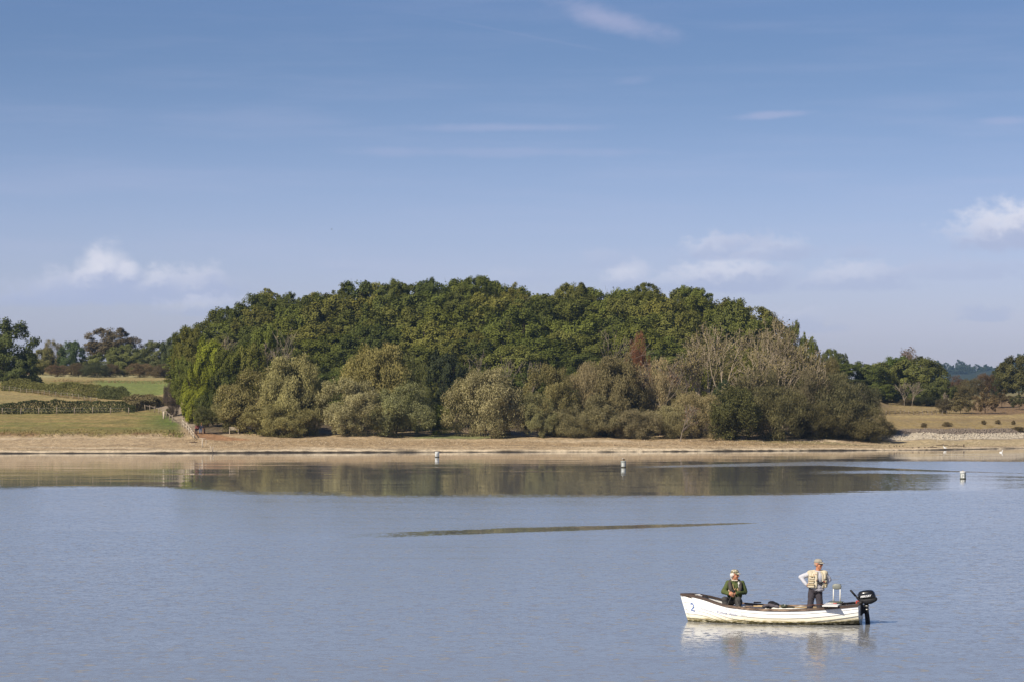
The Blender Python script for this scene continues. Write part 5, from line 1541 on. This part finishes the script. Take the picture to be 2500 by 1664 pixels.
crumple(blob_mesh('hair', [('e', HP(0, -.055, .0), (.082, .062, .075), HROT), ('c', HP(.0, -.08, -.03), HP(0, -.085, -.075), .05, .03), ('e', HP(.068, -.02, .01), (.02, .04, .045), HROT), ('e', HP(-.068, -.02, .01), (.02, .04, .045), HROT)], 0.008, HAIR, sit, 1), 0.008, 40, 3)
rod = tag(in_boat(empty('fishing_rod'), (1.265, 0.02, 0), BYAW), 'thin fishing rod drooping over the gunwale from the seated person\'s hands', 'fishing rod')
tube('handle', [(.0, -.22, .80), (-.06, -.27, .70), (-.09, -.30, .64)], [0.012, 0.013, 0.010], mat('cork', (0.36, 0.22, 0.12), 0.8, var=0.2), rod)
tube('blank', [(-.09, -.30, .64), (-.19, -.52, .50), (-.26, -.80, .34), (-.30, -1.05, .12)], [0.005, 0.004, 0.003, 0.002], mat('grey_carbon', (0.16, 0.15, 0.13), 0.4, var=0.05), rod)
reel = tube('reel', [(-.075, -.245, .725), (-.035, -.285, .735)], 0.032, BLACKM, rod, 14)
tube('fishing_line', [(-.05, -.27, .72), (.05, -.74, .36), (.21, -.84, .0)], 0.0012, mat('pale_line', (0.35, 0.33, 0.28), 0.5, var=0.02), rod, 4)

# ------------------------------------------------------------------ numbered buoys and birds
BUOYG = mat('weathered_grey_buoy', (0.30, 0.32, 0.30), 0.5, 0.4, var=0.12, scale=6)
BUOYW = mat('white_buoy', (0.58, 0.58, 0.56), 0.5, 0.4, var=0.1, scale=6)
SLIME = mat('waterline_slime', (0.035, 0.032, 0.018), 0.7, 0.3, var=0.3, scale=14)
NUM = mat('white_numerals', (0.82, 0.82, 0.80), 0.5, 0.3, var=0.03)
DNUM = mat('dark_numerals', (0.10, 0.11, 0.11), 0.5, 0.3, var=0.05)


def lathe(name, prof, m, parent, n=28):
    V = [(r * math.cos(2 * math.pi * i / n), r * math.sin(2 * math.pi * i / n), z) for r, z in prof for i in range(n)]
    Fc = [(j * n + i, j * n + (i + 1) % n, (j + 1) * n + (i + 1) % n, (j + 1) * n + i) for j in range(len(prof) - 1) for i in range(n)]
    Fc += [tuple(reversed(range(n))), tuple(range((len(prof) - 1) * n, len(prof) * n))]
    o = mesh_obj(name, V, Fc, m, parent, smooth=True)
    e = o.data.polygons
    return o


for px, row, num, m_, nm, lab in [(1067, 1114.9, '10', BUOYW, DNUM, 'white buoy with dark number 10 near the far shore'), (1522, 1140.2, '11', BUOYG, NUM, 'grey buoy with white number 11 and a bird on top'),
                                  (2351, 1168.8, '12', BUOYG, NUM, 'grey buoy with white top band and white number 12')]:
    Y = CAMZ * F / (row - HY)
    root = tag(empty('marker_buoy', ((px - CX) * Y / F, Y, 0), -(px - CX) / F - 0.12), lab, 'buoy', 'numbered buoys on the water')
    r = .212
    lathe('float_body', [(r * .9, -.30), (r, -.28), (r, .43), (r * .985, .45)], m_, root)
    lathe('waterline_band', [(r + .004, -.05), (r + .012, -.03), (r + .012, .055), (r + .004, .075)], SLIME, root)
    lathe('top_band', [(r + .006, .452), (r + .014, .462), (r + .014, .548), (r + .004, .565), (r * .5, .572), (.01, .574)], BUOYW if num != '11' else BUOYG, root)
    if num == '12':
        lathe('top_fitting', [(.05, .574), (.05, .61), (.02, .625)], TAN, root, 12)
    for side_, sx in ((0, 0),):
        def wrap(u, v, r_=r + .004):
            a = (u - .125) / r_
            return (math.sin(a) * r_, -math.cos(a) * r_, .115 + v)
        text_mesh(num, .40, nm, 'number', root, wrap, bold=0.008, font_scale=0.62)


def bird(name, lab, loc, size, body_m, head_m, rz=0.0, neck=0.3, wings=0.0, legs=0.0, group=None):
    """A small bird: body, head with bill, tail; standing, floating or on the wing."""
    root = blob_mesh(name, [('e', (0, 0, legs + .16), (.26, .13, .13), Matrix.Rotation(R(-8), 3, 'Y')), ('c', (-.2, 0, legs + .17), (-.36, 0, legs + .2), .07, .03),
                            ('c', (.18, 0, legs + .2), (.22, 0, legs + .2 + neck), .075, .05)], 0.03, body_m, None, 2)
    hd_ = blob_mesh('head', [('e', (.25, 0, legs + .23 + neck), (.085, .065, .068), None), ('c', (.30, 0, legs + .225 + neck), (.42, 0, legs + .20 + neck), .028, .008)], 0.018, head_m, root, 1)
    if legs:
        for k in (-.05, .05):
            tube('leg', [(.02, k, 0), (.03, k, legs + .08)], .014, BLACKM, root, 5)
    if wings:
        for k in (-1, 1):
            mesh_obj('wing', [(.12, k * .05, .20), (-.14, k * .05, .20), (-.10, k * wings * .55, .20 + .22), (.10, k * wings * .55, .20 + .24), (-.16, k * wings, .20 + .10), (-.08, k * wings, .20 + .12),
                              (.12, k * .05, .17), (-.14, k * .05, .17), (-.10, k * wings * .55, .40), (.10, k * wings * .55, .41)],
                     [(0, 1, 2, 3), (3, 2, 4, 5), (6, 9, 8, 7), (0, 3, 9, 6), (1, 7, 8, 2)], body_m, root)
    root.location = loc
    root.scale = (size,) * 3
    root.rotation_euler = (0, 0, rz)
    return tag(root, lab, 'bird', group)


PLUME = mat('white_plumage', (0.80, 0.79, 0.76), 0.8, 0.2, var=0.04)
DUSK = mat('dark_brown_plumage', (0.06, 0.042, 0.028), 0.8, 0.2, var=0.2)
Y11 = CAMZ * F / (1140.2 - HY)
bird('perched_bird', 'small brown bird with a white head perched on the number 11 buoy', ((1523 - CX) * Y11 / F, Y11, .574), .42, DUSK, PLUME, R(200), neck=.12, legs=.10)
g = ground(2307, 1098)
bird('wading_bird', 'white bird standing at the edge of the water below two thin stakes', (g.x, g.y, 0.0), .62, PLUME, PLUME, R(160), neck=.30, legs=.22)
Yb = 330.0
bird('swimming_bird', 'white bird swimming by the shore near the right edge of the view', ((2444 - CX) * Yb / F, Yb, -.05), .62, PLUME, PLUME, R(-20), neck=.28)
for i, (px, row) in enumerate([(2171, 1089), (2183, 1090), (2189, 1089.5), (2196, 1090), (2204, 1089.5), (2228, 1094), (2243, 1093.5), (2258, 1093)]):
    g = ground(px, row)
    lab = ['dark duck at the left end of the row resting on the sand', 'second dark duck from the left of the row on the sand', 'third dark duck from the left of the row on the sand',
           'fourth dark duck from the left of the row on the sand', 'fifth dark duck from the left of the row on the sand', 'dark duck by the water right of the row of five',
           'middle one of three dark ducks by the water', 'dark duck by the water closest to the standing white bird'][i]
    bird('duck', lab, g, .42 * RNG.uniform(.85, 1.1), DUSK, DUSK, float(RNG.uniform(0, 6.28)), neck=.10, legs=.06, group='ducks resting on the shore')
bird('flying_bird', 'tiny dark bird flying in the clear sky above the wood', ((810 - CX) * 300 / F, 300, CAMZ + (HY - 561) * 300 / F), .22, DUSK, DUSK, R(30), neck=.05, wings=.7)
bird('flying_bird', 'tiny dark bird flying high in the upper left of the sky', ((322 - CX) * 420 / F, 420, CAMZ + (HY - 209) * 420 / F), .22, DUSK, DUSK, R(100), neck=.05, wings=.7)

# ------------------------------------------------------------------ fences, benches, posts
PALEWOOD = mat('sunbleached_wood', (0.46, 0.39, 0.30), 0.9, 0.1, var=0.12, scale=6)
GREYWOOD = mat('grey_weathered_wood', (0.28, 0.23, 0.18), 0.9, 0.1, var=0.15, scale=6)
DARKWOOD = mat('dark_wet_wood', (0.085, 0.062, 0.045), 0.9, 0.1, var=0.2, scale=6)
WIRE = mat('fence_wire', (0.22, 0.21, 0.20), 0.6, 0.3, var=0.1)


def fence(label, pts, hgt, m, rails=(), rail_m=None, rad=0.055, wires=(), lean=0.05, seed=0, broken=0.0):
    """Posts standing on the ground at (px, row), each a part; rails or wires between neighbours are parts too."""
    rng = np.random.default_rng(seed)
    G = [ground(*p) for p in pts]
    o = G[0]
    root = tag(empty('fence', o), label, 'fence')
    T = []
    for g in G:
        b0 = g - o
        h = hgt * rng.uniform(0.9, 1.12)
        t = b0 + Vector((rng.normal(scale=lean), rng.normal(scale=lean), h))
        tube('post', [b0 - Vector((0, 0, .15)), t], [rad, rad * .9], m, root, 6)
        T.append((b0, t, h))
    for i in range(len(G) - 1):
        for f_ in rails:
            if rng.random() < broken:
                continue
            e = rng.normal(scale=.12 * (broken > 0), size=2)
            tube('rail', [T[i][0].lerp(T[i][1], f_ + e[0]) + Vector((0, -rad, 0)), T[i + 1][0].lerp(T[i + 1][1], f_ + e[1]) + Vector((0, -rad, 0))], rad * .7, rail_m or m, root, 5)
        for f_ in wires:
            tube('wire', [T[i][0].lerp(T[i][1], f_), T[i + 1][0].lerp(T[i + 1][1], f_)], .012, WIRE, root, 4)
    return root


fence('wire fence on thin posts sloping across the upper left field', [(8 + 14.2 * i, np.interp(8 + 14.2 * i, [0, 100, 180, 245], [953, 963, 973, 985])) for i in range(17)], .8, GREYWOOD, wires=(.5, .9), rad=.04, seed=1)
fence('wire fence on posts along the foot of the dark clipped hedge', [(6 + 44 * i, 1010.5) for i in range(8)], .95, GREYWOOD, wires=(.5, .9), rad=.06, seed=2)
fence('old grey fence running down beside the track to the shore', [(355, 1001), (366, 1004), (377, 1007), (388, 1011), (397, 1015), (406, 1020), (414, 1026), (421, 1031)], .9, GREYWOOD, rails=(.85,), rad=.055, seed=3)
fence('white rail fence ending on the bank above the beach', [(445, 1042), (450, 1046), (456, 1052), (461, 1058), (466, 1064), (470, 1069), (474, 1074)], 1.0, PALEWOOD, rails=(.45, .88), rad=.06, seed=4, lean=.03)
fence('broken grey and bleached fence leaning in the dry grass on the right', [(2150 + 11.5 * i, 1012.0) for i in range(15)], .62, GREYWOOD, rails=(.4, .8), rail_m=DARKWOOD, rad=.05, seed=5, lean=.14, broken=.3)


def stake(name, lab, px, row, h, m, rad=.06, lean=0.0, cross=None, group=None):
    g = ground(px, row)
    root = tag(empty(name, g), lab, 'post', group)
    tube('shaft', [(0, 0, -.2), (lean, 0, h)], [rad, rad * .85], m, root, 7)
    if cross:
        tube('crossbar', [(cross[0], -.04, h * .97), (cross[1], -.04, h * 1.0)], .05, m, root, 5)
    return root


stake('gate_post', 'thick pale gate post beside the sapling at the field corner', 400, 1022, 1.0, PALEWOOD, .14)
stake('broken_post', 'pale post with a bar across its top standing on the beach', 494, 1092, 1.05, PALEWOOD, .09, cross=(-.42, .38))
stake('beach_post', 'thin pale post right of the one with the crossbar', 503, 1087, .7, PALEWOOD, .035)
stake('beach_post', 'short pale post at the edge of the water', 514, 1099, .55, PALEWOOD, .05)
stake('beach_post', 'grey post standing in the water\'s edge', 519, 1105, .6, GREYWOOD, .07)
stake('thin_stake', 'tall thin pale stake on the sand at the right', 2288, 1085, .70, PALEWOOD, .03)
stake('thin_stake', 'short thin pale stake on the sand at the right', 2327, 1087, .42, PALEWOOD, .03)
stake('dark_stump', 'short dark stump on the sand right of the thin stakes', 2353, 1091, .35, DARKWOOD, .09)
for px, row, L, a, lab in [(2300, 1087.5, 1.6, .1, 'dark driftwood branch on the sand below the thin stakes'), (2332, 1089, 1.9, -.08, 'long dark driftwood pole left of the dark stump'), (2276, 1092, 1.2, .2, 'small driftwood stick near the standing white bird'),
                           (472, 1080, 1.2, -.5, 'heap of dark driftwood at the lower end of the white rail fence')]:
    g = ground(px, row)
    dw = tag(empty('driftwood', g, a), lab, 'driftwood')
    tube('log', [(-L / 2, 0, .05), (0, .05, .10), (L / 2, 0, .06)], [.05, .06, .03], DARKWOOD, dw, 6)
    tube('twig', [(0, .05, .1), (L * .2, .2, .32)], [.03, .012], DARKWOOD, dw, 5)


def bench(lab, px, row, width, m, rz=0.0):
    g = ground(px, row)
    root = tag(empty('bench', g, rz), lab, 'bench')
    h = width / 2
    for z in (.58, .70, .82):
        box('back_slat', (-h, .20, z - .045), (h, .235, z + .045), m, root, 0.006)
    for y in (-.18, -.06, .06):
        box('seat_slat', (-h, y - .05, .42), (h, y + .05, .45), m, root, 0.006)
    for k in (-1, 1):
        for y0_, y1_, z_ in ((-.22, -.15, .62), (.16, .235, .86)):
            box('leg', (k * (h - .04) - .04, y0_, -.06), (k * (h - .04) + .04, y1_, z_), m, root, 0.006)
        box('armrest', (k * (h - .04) - .045, -.24, .62), (k * (h - .04) + .045, .22, .66), m, root, 0.006)
    return root, g


bench('empty pale bench in front of the broad left willow', 571, 1059, 1.15, PALEWOOD, R(4))
bn, g = bench('wooden bench under the small olive tree with two people on it', 487, 1058, 1.1, mat('reddish_bench_wood', (0.40, 0.26, 0.18), 0.9, 0.1, var=0.1), R(-12))


def sitter(lab, loc, top_m, leg_m, hair_m, rz):
    b0 = [('e', (0, .05, 1.20), (.085, .10, .12), None), ('c', (0, .05, .95), (0, .05, 1.15), .06, .055), ('e', (0, .06, .75), (.14, .10, .22), None), ('c', (-.17, .05, .92), (-.22, -.02, .68), .045, .04), ('c', (-.22, -.02, .68), (-.12, -.22, .60), .04, .035),
          ('c', (.17, .05, .92), (.22, -.02, .68), .045, .04), ('c', (.22, -.02, .68), (.12, -.22, .60), .04, .035), ('e', (0, -.045, 1.19), (.02, .02, .025), None)]
    for k in (-.1, .1):
        b0 += [('c', (k, .05, .53), (k, -.36, .53), .08, .055), ('c', (k, -.36, .53), (k, -.38, .06), .055, .04)]
    o = blob_mesh('person', b0, 0.022, SKIN, None, 1)
    blob_mesh('jacket', [('e', (0, .06, .76), (.185, .14, .26), None), ('c', (-.17, .05, .92), (-.22, -.02, .68), .068, .06), ('c', (-.22, -.02, .68), (-.13, -.19, .61), .06, .05), ('c', (.17, .05, .92), (.22, -.02, .68), .068, .06),
                         ('c', (.22, -.02, .68), (.13, -.19, .61), .06, .05), ('c', (-.15, .05, .94), (.15, .05, .94), .07, .07)], 0.025, top_m, o, 1)
    tr = []
    for k in (-.1, .1):
        tr += [('c', (k, .05, .53), (k, -.36, .53), .10, .08), ('c', (k, -.36, .53), (k, -.38, .12), .075, .06)]
    blob_mesh('trousers', tr, 0.025, leg_m, o, 1)
    for k in (-.1, .1):
        blob_mesh('boot', [('c', (k, -.38, .05), (k, -.52, .03), .05, .04)], 0.02, BLACKM, o, 0)
    blob_mesh('hair', [('e', (0, .08, 1.235), (.092, .095, .095), None)], 0.025, hair_m, o, 0)
    o.location = loc
    o.rotation_euler = (0, 0, rz)
    return tag(o, lab, 'person', 'people sitting on the far bench')


mw = Matrix.Translation(g) @ Matrix.Rotation(R(-12), 4, 'Z')
sitter('person in a red jacket sitting on the far bench', mw @ Vector((-.30, -.02, 0)), mat('red_jacket', (0.13, 0.035, 0.03), 0.9, var=0.1), NAVY, HAIR, R(-12))
sitter('person in dark clothes sitting on the far bench beside the red jacket', mw @ Vector((.24, -.02, 0)), mat('dark_jacket', (0.03, 0.03, 0.045), 0.9, var=0.1), mat('blue_jeans', (0.10, 0.13, 0.20), 0.9, var=0.1), mat('brown_hair', (0.12, 0.08, 0.05), 0.8, var=0.1), R(-12))

# ------------------------------------------------------------------ stone apron and tussocks on the right
def stones(name, lab, n, d0, d1, smin, smax, col, seed, u0=2140, u1=2760):
    rng = np.random.default_rng(seed)
    U = rng.uniform(u0, u1, n); D = rng.uniform(d0, d1, n)
    Yg = shore(U) + (np.interp(D, WARP_R[1], WARP_R[0]) if u0 > 2000 else np.where(U < 470, np.interp(D, WARP_L[1], WARP_L[0]), np.interp(D, WARP_M[1], WARP_M[0]))); X = (U - CX) * Yg / F
    Z = terr(X, Yg)
    oct_ = np.array([(1, 0, 0), (0, 1, 0), (-1, 0, 0), (0, -1, 0), (0, 0, 1), (0, 0, -1)], float)
    s = rng.uniform(smin, smax, (n, 1, 1)) * rng.uniform(.6, 1.3, (n, 1, 3))
    a = rng.uniform(0, 6.28, n)
    base_ = oct_[None] * s * rng.uniform(.75, 1.25, (n, 6, 1))
    ca_, sa_ = np.cos(a)[:, None], np.sin(a)[:, None]
    V = np.stack([base_[..., 0] * ca_ - base_[..., 1] * sa_ + X[:, None], base_[..., 0] * sa_ + base_[..., 1] * ca_ + Yg[:, None], base_[..., 2] * .8 + Z[:, None] + smin * .4], -1)
    f8 = np.array([(0, 1, 4), (1, 2, 4), (2, 3, 4), (3, 0, 4), (1, 0, 5), (2, 1, 5), (3, 2, 5), (0, 3, 5)])
    Fc = (f8[None] + (np.arange(n) * 6)[:, None, None]).reshape(-1, 3)
    m_ = mat(name + '_rock', col, 0.95, 0.1, var=0.22, scale=2.2)
    return tag(mesh_obj(name, V.reshape(-1, 3), Fc, m_, smooth=False), lab, 'stones', kind='stuff')


stones('pale_stones', 'band of pale bleached stones on the dam apron above the sand', 5200, 60.5, 66.2, .07, .16, (0.47, 0.41, 0.32), 1)
stones('grey_stones', 'band of darker grey stones at the top of the dam apron', 4200, 66.0, 70.6, .08, .18, (0.19, 0.155, 0.125), 2)
stones('shore_gravel', 'scatter of small pale stones on the beach', 4500, 4, 42, .03, .08, (0.48, 0.385, 0.265), 3, u0=-40, u1=2540)
for px, row, w_, h_, lab in [(2313, 1040, 26, 11, 'largest dark bramble clump on the dry grass bank'), (2256, 1043, 16, 5, 'low dark weed clump left of the largest bramble'), (2402, 1036, 12, 6, 'leftmost of three dark weed clumps on the right of the bank'),
                             (2436, 1035, 14, 7, 'middle one of three dark weed clumps on the right of the bank'), (2474, 1036, 11, 7, 'rightmost of three dark weed clumps on the bank'), (2486, 1052, 30, 9, 'dark weed clump growing among the grey stones')]:
    plant('bramble_clump', SHRUB[0], px, row - h_, 0, w_, (0.15, 0.115, 0.06), lab, 'bush', 'weed clumps on the dry grass bank', cb=0.0, base=row, sink=.2)
